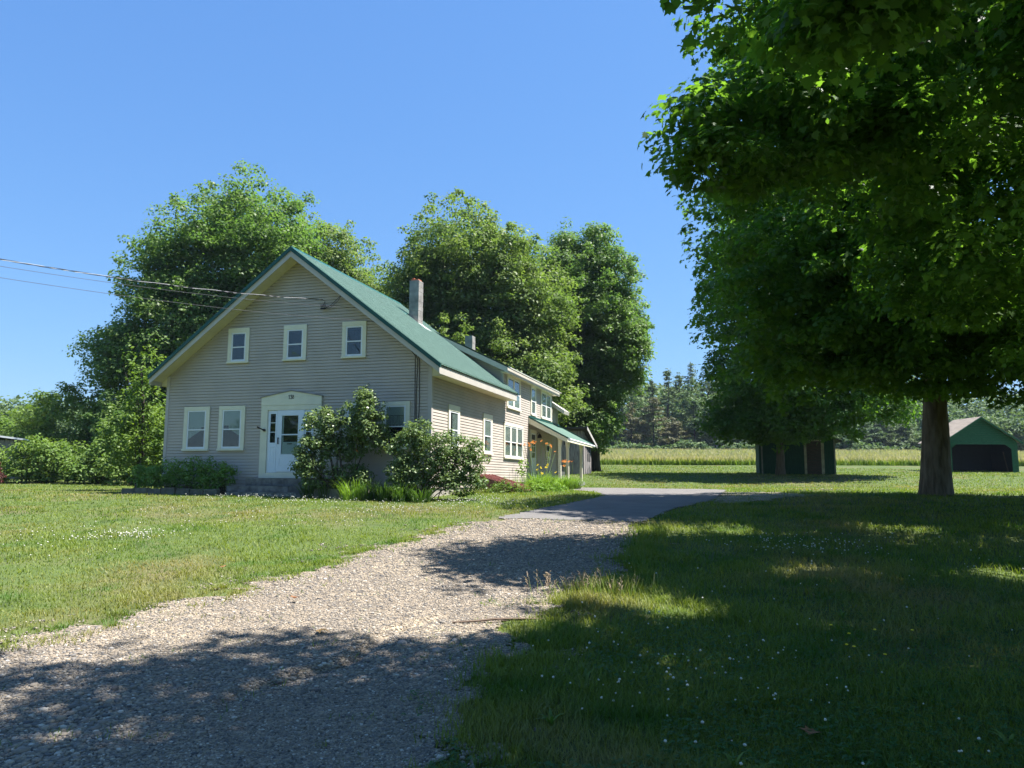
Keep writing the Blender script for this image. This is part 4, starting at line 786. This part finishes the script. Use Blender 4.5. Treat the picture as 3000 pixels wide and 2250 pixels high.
shrub('lilac_shrub', (-5.2, 23.75), [(-6.0, 23.8, 2.85, .72, .5, .85), (-5.75, 23.8, 3.45, .55, .4, .42), (-4.6, 23.7, 3.45, .72, .55, .75), (-4.55, 23.65, 4.1, .38, .35, .45), (-5.1, 23.95, 2.6, .7, .4, .5), (-4.1, 23.8, 2.9, .5, .4, .5), (-6.35, 23.6, 2.1, .4, .35, .4), (-6.05, 23.6, 1.9, .5, .4, .5), (-5.0, 23.75, 1.7, .8, .35, .35)],
      'tall leafy lilac right of the front door, hiding its edge', LM['lilac'], 520, .19, 32, .088, OVAL, 51, 'shrubs against the front of the house', inner=.25, nst=16, srad=.024)
shrub('leafy_shrub', (-2.6, 22.9), [(-3.1, 22.95, 2.55, .62, .5, .6), (-2.85, 22.9, 3.0, .42, .35, .42), (-2.1, 23.0, 2.5, .75, .55, .62), (-1.3, 23.2, 2.15, .62, .5, .75), (-2.6, 23.0, 1.8, 1.1, .5, .6), (-3.2, 22.8, 1.75, .6, .4, .6), (-1.5, 23.1, 1.6, .8, .5, .5)],
      'broad leafy shrub at the right front corner of the house', LM['lilac'], 560, .19, 32, .08, OVAL, 52, 'shrubs against the front of the house', inner=.2, nst=22, srad=.018)

def blade_plant(name, uvs, label, lm, n, L, w, lean, seed, cat='plant', group=None, arch=.3, rad=.25):
    r = np.random.default_rng(seed); c = H(uvs[0], uvs[1], 0); z = zat(c.x, c.y); root = empty(name, (c.x, c.y, z), 0, label, cat, group)
    a = r.uniform(0, 2*np.pi, n); q = rad*np.sqrt(r.uniform(0, 1, n)); P = np.stack([q*np.cos(a), q*np.sin(a), np.full(n, -.02)], -1)
    V, F, al = blades(P, L*r.uniform(.6, 1.1, n), w*r.uniform(.7, 1.2, n), r.uniform(lean*.3, lean, n), a+r.normal(0, .5, n), 6, r, arch=arch)
    npmesh('leaf_blades', V, F, lm, root, np.repeat(r.uniform(0, 1, n), 6), al); return root
def blossoms(root, spots, m, s, r, stalk=True):
    b = Vector(root.location); w = MB()
    for p in spots:
        p = Vector(p)-b
        if stalk: w.tube([(p.x*.3, p.y*.3, 0), (p.x*.75, p.y*.75, p.z*.6), tuple(p)], [.009, .008, .006], 5, False)
    if stalk: w.build('stalk', LMs, root)
    for p in spots:
        p = Vector(p)-b; w = MB(); ax = Vector((r.normal()*.7, -.6+r.normal()*.4, .7)).normalized(); o1 = ax.orthogonal().normalized(); o2 = ax.cross(o1)
        for k in range(6):
            d = o1*math.cos(k*math.pi/3)+o2*math.sin(k*math.pi/3); e = ax.cross(d); q = p+ax*s*.1
            w.poly([q, q+d*s*.45+ax*s*.42-e*s*.17, q+d*s+ax*s*.35, q+d*s*.45+ax*s*.42+e*s*.17])
        w.build('blossom', m, root)
LMs = mat('flower_stalk', (.13, .20, .05), .7, .1)
r5 = np.random.default_rng(55)
DG = 'daylily clumps beside the side wall'
for k, (u, v, L, n, lab) in enumerate([(1.0, 9.7, 1.15, 230, 'daylily clump with many orange blossoms in front of the porch'), (1.5, 8.6, .95, 260, 'bright green clump with a few yellow blossoms, nearest the cellar hatch'),
      (2.0, 9.9, .95, 260, 'bright arching daylily clump at the right end of the side bed'), (2.1, 11.3, .9, 200, 'daylily clump below the lower orange blossoms by the porch posts'), (.7, 7.6, .8, 150, 'leafy green clump between the hatch and the side wall')]):
    o = blade_plant('daylily', (u, v), lab, LM['lily'], n, L, .028, 1.0, 60+k, group=DG, rad=.42)
    if k == 0: blossoms(o, [tuple(H(.75+r5.uniform(-.45, .7), v+r5.uniform(-1.5, 1.9), 3.02+r5.normal()*.10)) for _ in range(18)], M['orange'], .08, r5)
    if k == 1: blossoms(o, [tuple(H(u+r5.uniform(-.5, .5), v+r5.uniform(-.6, .6), 1.95+r5.normal()*.12)) for _ in range(7)], M['yellow'], .08, r5)
    if k == 3: blossoms(o, [tuple(H(u+r5.uniform(-.4, .3), v+r5.uniform(-.5, .5), 2.25+r5.normal()*.13)) for _ in range(6)], M['orange'], .09, r5)
shrub('leafy_plant', (tuple(H(1.9, 6.4, 0))[0], tuple(H(1.9, 6.4, 0))[1]), [(*tuple(H(2.0, 5.9, 1.3))[:2], 1.3, 1.0, .6, .28), (*tuple(H(2.3, 6.9, 1.25))[:2], 1.25, .8, .5, .22)], 'low bright green leafy plants in front of the cellar hatch', LM['lily'], 90, .16, 30, .07, OVAL, 71, None, cat='plant', nst=6, srad=.006)
shrub('leafy_plant', (tuple(H(1.3, 3.9, 0))[0], tuple(H(1.3, 3.9, 0))[1]), [(*tuple(H(1.0, 4.0, 1.3))[:2], 1.32, .5, .4, .3), (*tuple(H(1.8, 4.1, 1.3))[:2], 1.22, .5, .4, .22)], 'low weedy plant in front of the brown side of the cellar hatch', LM['bush'], 50, .14, 26, .07, OVAL, 73, None, cat='plant', nst=6, srad=.006)
shrub('weed_stalk', (tuple(H(.9, 7.6, 0))[0], tuple(H(.9, 7.6, 0))[1]), [(*tuple(H(.9, 7.5, 2.2))[:2], 2.1, .28, .2, .6)], 'thin upright weed in front of the sunlit siding by the triple window', LM['lily'], 12, .09, 9, .10, OVAL, 72, None, cat='plant', nst=6, srad=.006)
FG = 'plants of the bed left of the steps'
for k, u in enumerate((-10.25, -9.6, -8.95, -8.3, -7.65, -7.05)):
    c = H(u, -.62, 0); hz = [.78, .9, .95, .98, 1.0, .85][k]
    shrub('bed_plant', (c.x, c.y), [(c.x, c.y, 1.22+hz*.5, .42, .32, hz*.6)], 'dark feathery plant, one of the row under the two left windows', LM['bed'], 60, .15, 30, .075, DIAM, 80+k, FG, cat='plant', nst=14, srad=.006)
for k, (u, v) in enumerate([(.35, 1.6), (.4, 2.6), (.45, 3.6)]):
    blade_plant('weed_tuft', (u, v), 'low weedy tuft, one of the row at the foot of the sunlit side wall', LM['grass'], 90, .34, .014, .9, 140+k, group='weedy tufts at the foot of the side wall', rad=.4)
blade_plant('grassy_clump', (-7.5, -1.0), 'arching grassy clump drooping over the stones left of the steps', LM['lily'], 60, .6, .02, .9, 90)
IG = 'strappy leaved plants under the front shrubs'
for k, (u, v) in enumerate([(-3.5, -1.1), (-2.9, -1.2), (-2.2, -1.15), (-1.3, -1.5), (-.7, -1.7), (-.1, -1.8), (.45, -1.75), (-1.8, -1.7)]):
    blade_plant('strappy_plant', (u, v), 'strappy leaved plant, one of the row under the front shrubs', LM['lily' if k == 7 else 'strap'], 130, [.8, .85, .8, .9, .85, .8, .7, .95][k], .024, .9, 100+k, group=IG, rad=.3)
r6 = np.random.default_rng(6); o = blade_plant('daylily', (-2.05, -1.1), 'strappy clump with a single orange blossom in front of the lilac stems', LM['strap'], 50, .8, .02, .8, 120); blossoms(o, [tuple(H(-2.0, -1.1, 2.42)), tuple(H(-3.3, -1.0, 2.25))], M['orange'], .1, r6)

# ------------------------------------------------------------------ far wood
def conifer(x, y, top, rad, lm, seed, n=4200, size=.5, lab=None, group=None, ragged=.3):
    r = np.random.default_rng(seed); z0 = zat(x, y); h = top-z0; root = empty('conifer_tree', (x, y, z0), 0, lab, 'tree', group)
    MB().tube([(0, 0, -.3), (0, 0, h*.5), (r.normal()*.2, 0, h*.97)], [h*.018, h*.012, .03], 7).build('trunk', M['barkd'], root)
    nb = int(h*5); t = r.uniform(.06, 1, nb)**.8; az = r.uniform(0, 2*np.pi, nb); Lb = rad*(1-t)**.75*(.25+r.uniform(1-ragged, 1+ragged, nb)*.75)+.25
    i = r.choice(nb, n, p=(Lb+.3)/(Lb+.3).sum()); q = r.uniform(.1, 1, n)**.7
    P = np.stack([np.cos(az[i])*Lb[i]*q, np.sin(az[i])*Lb[i]*q, t[i]*h-.16*Lb[i]*q+.10*Lb[i]*q*q*2], -1)+r.normal(size=(n, 3))*np.array([.2, .2, .12])
    N = r.normal(size=(n, 3))*.4+np.array([0, 0, 1]); V, F = place(OVAL*np.array([1, .8, 1]), P, N, size*r.uniform(.6, 1.2, n), r)
    tint = np.clip(.5*r.uniform(0, 1, nb)[i]+.5*r.uniform(0, 1, n), 0, 1); npmesh('crown', V, F, lm, root, tint); return root
LM['pinebrown'] = leafmat('brownish_pine', (.11, .125, .075), (.19, .18, .115), .15, .6)
def X(px, y): return (px-1500)/2253*y
def Zt(py, y): return 1.6+(1405-py)/2253*y
CG = 'conifers at the wood edge beyond the hay field'
front = [(1768, 1235, 2.8, 'spruce'), (1800, 1205, 3.6, 'pine'), (1850, 1180, 4.2, 'pinebrown'), (1915, 1165, 4.6, 'pinebrown'), (1975, 1225, 4.0, 'pinebrown'), (2035, 1175, 4.2, 'spruce'), (2095, 1160, 4.2, 'spruce'), (2150, 1190, 3.8, 'spruce'), (2205, 1200, 4, 'pine'),
         (2465, 1235, 3.6, 'pine'), (2530, 1205, 4.8, 'spruce'), (2585, 1225, 4.2, 'pine'), (2655, 1235, 3.8, 'pine'), (2715, 1225, 3.8, 'spruce'), (2960, 1265, 3.4, 'pine')]
for k, (px, py, rd, lm) in enumerate(front):
    y = 150+(k % 3)*1.5; nm = {'spruce': 'dark green conifer at the near edge of the wood beyond the field', 'pine': 'mid green conifer at the near edge of the wood beyond the field', 'pinebrown': 'brownish green conifer at the near edge of the wood beyond the field'}[lm]
    conifer(X(px, y), y, Zt(py, y), rd, LM[lm], 200+k, lab=nm, group=CG)
back = [(1745, 1150, 4), (1775, 1128, 4), (1822, 1112, 3.5), (1868, 1098, 3.4), (1912, 1115, 4), (1958, 1078, 3.2), (1992, 1088, 3.4), (2030, 1060, 4.2), (2078, 1066, 4.0), (2128, 1082, 4), (2180, 1075, 4), (2240, 1095, 4), (2480, 1160, 4), (2560, 1140, 4.5), (2640, 1150, 4.5), (2730, 1150, 4.5)]
for k, (px, py, rd) in enumerate(back):
    y = 166+(k % 4)*2; conifer(X(px, y), y, Zt(py, y), rd, LM['pine'], 230+k, 4200, .5, 'tall pine whose tip stands against the sky over the wood', 'tall pines of the wood beyond the field', .6)
for k, (px, py, rx, y) in enumerate([(1885, 1150, 3.4, 160), (2030, 1120, 3.8, 160), (2110, 1150, 3.8, 159), (2450, 1240, 4, 146), (2620, 1205, 5, 156), (2775, 1225, 5, 140), (2850, 1195, 6, 150), (2925, 1215, 5.5, 142), (2995, 1235, 5, 138)]):
    zc = zat(X(px, y), y); tp = Zt(py, y); x = X(px, y)
    tree('broadleaf_tree', (x, y, zc), (tp-zc)*.7, .2, [(x, y, zc+(tp-zc)*.58, rx, 3.2, (tp-zc)*.42), (x+rx*.4, y-1, zc+(tp-zc)*.3, rx*.7, 3, (tp-zc)*.3)], 'rounded bright green tree at the wood edge beyond the field', 'tree', 'rounded trees at the wood edge beyond the field', LM['wood'], 110, 1.2, 26, .6, OVAL, 260+k, nl=6, nseg=7)
for k, (px, py, y, rx) in enumerate([(15, 1185, 112, 3.4), (62, 1180, 112, 4.2), (118, 1188, 108, 4.0), (-40, 1195, 110, 4), (180, 1195, 112, 4.5), (250, 1210, 108, 5)]):
    x = X(px, y); zc = zat(x, y); tp = Zt(py-3, y)
    tree('broadleaf_tree', (x, y, zc), (tp-zc)*.7, .2, [(x, y, zc+(tp-zc)*.6, rx, 3.2, (tp-zc)*.4), (x, y-1, zc+(tp-zc)*.3, rx, 3, (tp-zc)*.32)], 'hazy grey green tree far behind the hedge at the left', 'tree', 'distant trees behind the hedge', LM['wood'], 120, 1.2, 26, .5, OVAL, 290+k, nl=6, nseg=7)
# the wood as a mass behind them
r = np.random.default_rng(77); n = 100000; x = r.uniform(-130, 200, n); y = r.uniform(172, 200, n); g = ter(x, y); hh = 14.5+4.5*noise2(x, y, 7, 2)-np.clip((x-75)/25, 0, 1)*3; z = g+hh*r.uniform(.0, 1, n)**.7
V, F = place(OVAL, np.stack([x, y, z], -1), r.normal(size=(n, 3))*.5+np.array([0, -.3, .8]), r.uniform(.6, 1.3, n), r)
npmesh('distant_wood', V, F, LM['wood'], None, r.uniform(0, 1, n))['kind'] = 'stuff'
r = np.random.default_rng(78); n = 16000; x = r.uniform(8, 110, n); y = r.uniform(146, 150, n); g = ter(x, y); z = g+r.uniform(0, 1, n)*(.6+2.4*noise2(x, y, 3, 8)**2)
V, F = place(OVAL, np.stack([x, y, z], -1), r.normal(size=(n, 3))*.5+np.array([0, -.3, .8]), r.uniform(.4, .8, n), r)
npmesh('undergrowth', V, F, LM['wood'], None, r.uniform(0, 1, n))['kind'] = 'stuff'

# ------------------------------------------------------------------ hay field, lawn, gravel
FE = lambda x: 72.5+1.2*(noise2(x, x*0, 9, 1)-.5)
n = 150000; y = 72+ (148-72)*r.uniform(0, 1, n)**2.2; x = r.uniform(-.75, .95, n)*y
ok = (y > FE(x)); x, y = x[ok], y[ok]; n = len(x)
V, F, al = blades(np.stack([x, y, ter(x, y)-.03], -1), r.uniform(.6, 1.0, n), .045+.0008*y, r.uniform(.05, .4, n), None, 3, r)
npmesh('hay_field', V, F, LM['field'], None, np.repeat(r.uniform(0, 1, n), 3), al)['kind'] = 'stuff'
BED = [(-11.5, -1.3), (-11.5, 0.1), (-6.8, .1), (-6.8, -1.3)]
def houseuv(x, y):
    dx, dy = x+2.544, y-24.139; return dx*math.cos(YA)-dy*math.sin(YA), dx*math.sin(YA)+dy*math.cos(YA)
def lawn_ok(x, y, r, edge=True):
    a = inpoly(x, y, DRIVE) | inpoly(x, y, PAVE); t = inpoly(x, y, TANP); u, v = houseuv(x, y)
    hs = (u > -10) & (u < 0) & (v > 0) & (v < 18) | (u > -11.3) & (u < -3.4) & (v > -1.2) & (v <= 0) | (u > -3.4) & (u < -.2) & (v > -1.3) & (v <= 0) | (u > 0) & (u < 1.8) & (v > 4.5) & (v < 6.2)
    k = r.uniform(0, 1, len(x)); nz = noise2(x, y, .3, 4)
    wx, wy = wob(x, y, .5); inner = inpoly(wx, wy, DRIVE); wx, wy = wob(x+3.7, y+1.3, 1.6); soft = inpoly(wx-3.7, wy-1.3, DRIVE)
    inner = (inner & (soft | (r.uniform(0, 1, len(x)) > .35))) | (~inner & soft & (r.uniform(0, 1, len(x)) < .5))
    return ~hs & ~(inpoly(x, y, PAVE)) & (~(inner) | ((k < .05) & (nz > .72) & (y < 17))) & (~t | (k < .12))
r = np.random.default_rng(99)
n = 560000; q = np.exp(r.uniform(math.log(2.9), math.log(72), n)); an = r.uniform(R(-42), R(42), n); x = q*np.sin(an); y = q*np.cos(an); ok = lawn_ok(x, y, r) & (y < FE(x)); x, y, q = x[ok], y[ok], q[ok]; n = len(x)
hgt = .045+.05*r.uniform(0, 1, n)+.035*(noise2(x, y, .8, 11) > .55)*(q < 30); hgt = np.where((x > 0) & (q < 22), hgt*1.12, hgt); hgt = np.where(x < .5*(y-14)*0-.0, hgt*.72, hgt)*(1+.35*np.clip((q-20)/30, 0, 1))
# thin worn patches
keep = r.uniform(0, 1, n) < (.45+.75*noise2(x, y, 1.6, 21)); x, y, q, hgt = x[keep], y[keep], q[keep], hgt[keep]; n = len(x)
V, F, al = blades(np.stack([x, y, ter(x, y)-.005], -1), hgt, (.0022+.00075*q)*r.uniform(.7, 1.3, n), r.uniform(.2, 1.1, n), None, 3, r)
npmesh('grass', V, F, LM['grass'], None, np.repeat(r.uniform(0, 1, n), 3), al)['kind'] = 'stuff'
# taller uncut grass along the right edge of the gravel and along the lawn bank
n = 15000; t = r.uniform(0, 1, n); ex = np.interp(t, [0, .15, .3, .45, .6, .8, 1], [-.4, -.22, -.12, .15, .75, 1.5, 2.8]); ey = np.interp(t, [0, .15, .3, .45, .6, .8, 1], [3.6, 5.0, 6.2, 7.0, 8.9, 10.6, 16.2])
x = ex+r.normal(0, .17, n)+.13; y = ey+r.normal(0, .2, n); kp = noise2(x, y, .35, 77) > .3; x, y = x[kp], y[kp]; n = len(x); V, F, al = blades(np.stack([x, y, ter(x, y)], -1), r.uniform(.05, .13, n)+.07*(y > 8.3)*r.uniform(0, 1, n), .005+.0005*y, r.uniform(.2, .9, n), None, 4, r)
npmesh('edge_grass', V, F, LM['grass'], None, np.repeat(r.uniform(.3, 1, n), 4), al)['kind'] = 'stuff'
n = 9000; t = r.uniform(0, 1, n); ex = np.interp(t, [0, .2, .45, .7, 1], [-4.27, -3.76, -3.12, -2.26, -1.0]); ey = np.interp(t, [0, .2, .45, .7, 1], [6.65, 7.99, 9.77, 12.58, 16.26])
x = ex+np.abs(r.normal(0, .28, n))-.25; y = ey+r.normal(0, .15, n); kp = noise2(x, y, .22, 78) > .58; x, y = x[kp], y[kp]; n = len(x)
V, F, al = blades(np.stack([x, y, ter(x, y)+.01], -1), r.uniform(.03, .085, n), .004+.0007*y, r.uniform(.3, 1.1, n), None, 3, r)
npmesh('edge_weeds', V, F, LM['grass'], None, np.repeat(r.uniform(.2, 1, n), 3), al)['kind'] = 'stuff'
wc = empty('weed_clump', (.95, 9.05, zat(.95, 9.05)), 0, 'tall seeded weed clump at the right edge of the gravel drive', 'weed')
n = 160; P = np.stack([r.normal(0, .3, n), r.normal(0, .14, n), np.zeros(n)-.02], -1); V, F, al = blades(P, r.uniform(.18, .36, n), .006, r.uniform(.1, .6, n), None, 5, r); npmesh('stem_blades', V, F, LM['field'], wc, np.repeat(r.uniform(0, 1, n), 5), al)
n = 26; P = np.stack([r.normal(-.25, .3, n), r.normal(0, .12, n), np.zeros(n)], -1); dry = mat('dry_seed', (.30, .23, .15), .9)
for p in P:
    w = MB(); h = r.uniform(.16, .3); w.tube([tuple(p), (p[0]+.02, p[1], h)], [.003, .002], 4)
    for k in range(7):
        a = r.uniform(0, 6.3); zz = h*(.4+.6*k/7); w.tube([(p[0]+.01, p[1], zz), (p[0]+math.cos(a)*.035, p[1]+math.sin(a)*.035, zz+.03)], [.002, .005], 4)
    w.build('seed_head', dry, wc)

# clover leaves and blossoms
n = 26000; q = np.exp(r.uniform(math.log(3.4), math.log(11), n)); an = r.uniform(R(-8), R(42), n); x = q*np.sin(an); y = q*np.cos(an)
ok = lawn_ok(x, y, r) & (noise2(x, y, 1.3, 31)+.6*np.clip((6.5-y)/3, 0, 1) > .55); x, y = x[ok], y[ok]; n = len(x); zc = ter(x, y)+r.uniform(.03, .085, n); Vs = []
a0 = r.uniform(0, 6.28, n); TL = np.array([(0, 0, 0), (.45, -.42, .03), (.95, -.3, 0), (.85, 0, -.05), (.95, .3, 0), (.45, .42, .03)]); s = r.uniform(.011, .019, n); tl = r.normal(0, .22, (n, 2))
for k in range(3):
    a = a0+k*2.094; ca, sa_ = np.cos(a), np.sin(a); lx = s[:, None]*TL[None, :, 0]; ly = s[:, None]*TL[None, :, 1]
    X_ = x[:, None]+ca[:, None]*lx-sa_[:, None]*ly; Y_ = y[:, None]+sa_[:, None]*lx+ca[:, None]*ly; Z_ = zc[:, None]+s[:, None]*TL[None, :, 2]+tl[:, :1]*(X_-x[:, None])+tl[:, 1:]*(Y_-y[:, None]); Vs.append(np.stack([X_, Y_, Z_], -1))
V = np.concatenate(Vs).reshape(-1, 3); npmesh('clover', V, np.arange(len(V)).reshape(-1, 6), LM['clover'], None, r.uniform(0, 1, 3*n))['kind'] = 'stuff'
g = (1+5**.5)/2; ICO = unit(np.array([(-1, g, 0), (1, g, 0), (-1, -g, 0), (1, -g, 0), (0, -1, g), (0, 1, g), (0, -1, -g), (0, 1, -g), (g, 0, -1), (g, 0, 1), (-g, 0, -1), (-g, 0, 1)], float))
IF = np.array([(0, 11, 5), (0, 5, 1), (0, 1, 7), (0, 7, 10), (0, 10, 11), (1, 5, 9), (5, 11, 4), (11, 10, 2), (10, 7, 6), (7, 1, 8), (3, 9, 4), (3, 4, 2), (3, 2, 6), (3, 6, 8), (3, 8, 9), (4, 9, 5), (2, 4, 11), (6, 2, 10), (8, 6, 7), (9, 8, 1)])
def blobs(P, S, r, jit=.18, sq=(1, 1, 1)):
    n = len(P); a = r.uniform(0, 6.28, n); B = ICO[None]*(1+r.normal(0, jit, (n, 12, 1)))*S[:, None, :]*np.array(sq)
    ca, sa_ = np.cos(a)[:, None], np.sin(a)[:, None]; V = np.stack([B[..., 0]*ca-B[..., 1]*sa_, B[..., 0]*sa_+B[..., 1]*ca, B[..., 2]], -1)+P[:, None]
    return V.reshape(-1, 3), (IF[None]+12*np.arange(n)[:, None, None]).reshape(-1, 3)
pts = []
def scat(n, x0, x1, y0, y1, gauss=True):
    if gauss: return np.stack([r.normal((x0+x1)/2, (x1-x0)/4, n), r.normal((y0+y1)/2, (y1-y0)/4, n)], -1)
    return np.stack([r.uniform(x0, x1, n), r.uniform(y0, y1, n)], -1)
pts += [scat(75, .0, 2.6, 4.4, 7.6), scat(55, .3, 4.6, 4.0, 7.6, False), scat(120, 3.6, 6.2, 12, 14.2), scat(60, 1, 8, 8, 15, False)]
pts += [scat(130, -7.6, -6.0, 13.2, 14.4), scat(110, -7.5, -3.2, 20.2, 22.6), scat(120, -4.2, -1.2, 17.6, 20.2), scat(140, -9, -3, 15, 23, False), scat(110, -9.5, -5.5, 22.6, 24.2), scat(160, -12, -6, 11, 15, False), scat(60, 9, 14, 26, 29), scat(200, -2.5, 0.5, 20, 23.5)]
P = np.concatenate(pts); P = P[lawn_ok(P[:, 0], P[:, 1], r)]; q = np.hypot(P[:, 0], P[:, 1]); n = len(P); h = r.uniform(.07, .13, n)
s = (.0078+.00026*q)*r.uniform(.55, 1.25, n); PP = np.stack([P[:, 0], P[:, 1], ter(P[:, 0], P[:, 1])+h], -1)
V1, F1 = blobs(PP, np.stack([s, s, s*.9], -1), r, .12)
npmesh('clover_blossoms', V1, F1, M['flwhite'])['kind'] = 'stuff'
V, F, al = blades(np.stack([P[:, 0], P[:, 1], ter(P[:, 0], P[:, 1])], -1), h, .003+.0002*q, np.full(n, .02), None, 2, r); npmesh('clover_stems', V, F, LM['clover'], None, np.ones(len(F)), al)['kind'] = 'stuff'
n = 7; PP = np.stack([r.uniform(2.6, 3.6, n), r.uniform(6.2, 7.6, n)], -1); PP = np.c_[PP, ter(PP[:, 0], PP[:, 1])+.1]; V, F = blobs(PP, np.full((n, 3), .016)*np.array([1, 1, .4]), r, .05); npmesh('dandelion_blossoms', V, F, mat('dandelion_yellow', (.8, .62, .03), .7))['kind'] = 'stuff'

# stones of the drive
def stonemat():
    m = bpy.data.materials.new('drive_stones'); m.use_nodes = True; n_ = m.node_tree.nodes; l = m.node_tree.links; b = n_['Principled BSDF']; b.inputs['Roughness'].default_value = .8; b.inputs['Specular IOR Level'].default_value = .3
    at = n_.new('ShaderNodeAttribute'); at.attribute_name = 'tint'; cr = n_.new('ShaderNodeValToRGB'); e = cr.color_ramp.elements; e[0].position = 0; e[0].color = (.08, .078, .075, 1); e[1].position = 1; e[1].color = (.47, .43, .36, 1)
    for p, c in ((.3, (.165, .15, .13, 1)), (.55, (.235, .20, .155, 1)), (.75, (.29, .235, .165, 1)), (.88, (.35, .305, .24, 1))): k = e.new(p); k.color = c
    l.new(at.outputs['Fac'], cr.inputs[0]); l.new(cr.outputs[0], b.inputs['Base Color']); return m
n = 240000; q = np.exp(r.uniform(math.log(3.2), math.log(19), n)); an = r.uniform(R(-46), R(12), n); x = q*np.sin(an); y = q*np.cos(an); ok = inpoly(*wob(x, y, .5), DRIVE) | (inpoly(*wob(x+.1, y, 1.5), DRIVE) & (r.uniform(0, 1, n) < .45)); x, y, q = x[ok], y[ok], q[ok]; n = len(x)
coarse = np.clip((noise2(x, y, .9, 41)-.35)*2.5, 0, 1)*np.clip((7.5-y)/3, 0.1, 1)
s = (.0030+.00052*q)*np.exp(r.normal(0, .35, n))*(1+.9*coarse*np.exp(r.normal(0, .3, n))); s = np.minimum(s, .045)
S3 = np.stack([s*r.uniform(1, 1.5, n), s*r.uniform(.8, 1.1, n), s*r.uniform(.45, .75, n)], -1)
V, F = blobs(np.stack([x, y, ter(x, y)+.012+s*.15], -1), S3, r, .12); npmesh('gravel_stones', V, F, stonemat(), None, np.repeat(np.clip(r.normal(.5, .25, n), 0, 1), 20))['kind'] = 'stuff'
# bigger loose stones, a stick and a fallen leaf
for k, (x, y, s, lab) in enumerate([(-.62, 6.7, .055, 'pale rounded stone, largest of those on the shaded gravel near the grass'), (-.95, 6.95, .045, 'grey rounded stone on the shaded gravel, left of the pale ones'), (-.5, 7.05, .04, 'small pale stone near the grass edge of the gravel')]):
    V, F = blobs(np.zeros((1, 3)), np.array([[s*1.3, s, s*.7]]), np.random.default_rng(k), .08); o = npmesh('loose_stone', V, F, M['block'], smooth=True); o.location = (x, y, zat(x, y)+s*.4); sb = o.modifiers.new('s', 'SUBSURF'); sb.levels = sb.render_levels = 2; tag(o, lab, 'stone', 'loose stones on the drive')
w = MB(); w.tube([(-.42, -.03, .015), (-.2, 0, .02), (0, .03, .035), (.25, .08, .03), (.5, .15, .02)], [.008, .011, .013, .012, .006], 6); w.tube([(0, .03, .035), (.12, -.03, .03)], [.007, .004], 5); o = w.build('fallen_stick', M['stick']); o.location = (-.15, 7.7, zat(-.15, 7.7)+.012); tag(o, 'thin dead stick lying on the gravel near its right edge', 'stick')
w = MB(); w.poly([tuple(Vector((p[0]*.13, p[1]*.13, p[2]*.2+.03))) for p in MAPLE]); o = w.build('fallen_leaf', M['deadleaf']); o.location = (-1.78, 7.25, zat(-1.8, 7.25)+.01); tag(o, 'tan dead maple leaf lying in the sun on the gravel', 'leaf')

# ------------------------------------------------------------------ air
HAZE = True
if HAZE:
    m = bpy.data.materials.new('haze_air'); m.use_nodes = True; n_ = m.node_tree.nodes; n_.remove(n_['Principled BSDF'])
    v = n_.new('ShaderNodeVolumePrincipled'); v.inputs['Color'].default_value = (.62, .74, .95, 1); v.inputs['Density'].default_value = .00017; v.inputs['Anisotropy'].default_value = .2
    m.node_tree.links.new(v.outputs[0], n_['Material Output'].inputs['Volume'])
    o = MB().box(-950, 950, -90, 950, -3.5, 32).build('haze', m); o['kind'] = 'stuff'

# ------------------------------------------------------------------ odd weeds and dead leaves in the near lawn
r = np.random.default_rng(321)
for k, (x, y) in enumerate([(.25, 5.0), (.55, 5.9), (1.9, 4.5), (2.4, 5.2), (3.3, 7.9), (1.2, 4.35), (2.9, 4.7)]):
    w0 = empty('broadleaf_weed', (x, y, zat(x, y)), 0, 'broad leaved weed rosette in the shaded clover near the viewer', 'weed', 'broad leaved weeds in the near lawn'); n = 8
    V, F, al = blades(np.zeros((n, 3)), r.uniform(.09, .17, n), r.uniform(.022, .036, n), r.uniform(.5, 1.0, n), None, 5, r, arch=.3)
    npmesh('leaf', V, F, LM['bush'], w0, np.repeat(r.uniform(0, 1, n), 5), al)['kind'] = 'stuff'
for k, (x, y, a, lab) in enumerate([(1.75, 4.75, .4, 'brown curled dead leaf among the clover nearest the viewer'), (-2.35, 8.55, 1.3, 'dead brown leaf in the grass along the left edge of the gravel'), (-3.9, 10.6, 2.2, 'dead orange brown leaf lying on the sunlit left lawn')]):
    w = MB(); w.poly([(p[0]*.11, p[1]*.11, abs(p[1])*.05+.03) for p in MAPLE]); o = w.build('fallen_leaf', mat('brown_dead_leaf', (.22, .10, .04), .8, .3)); o.location = (x, y, zat(x, y)+.03); o.rotation_euler[2] = a; tag(o, lab, 'leaf')
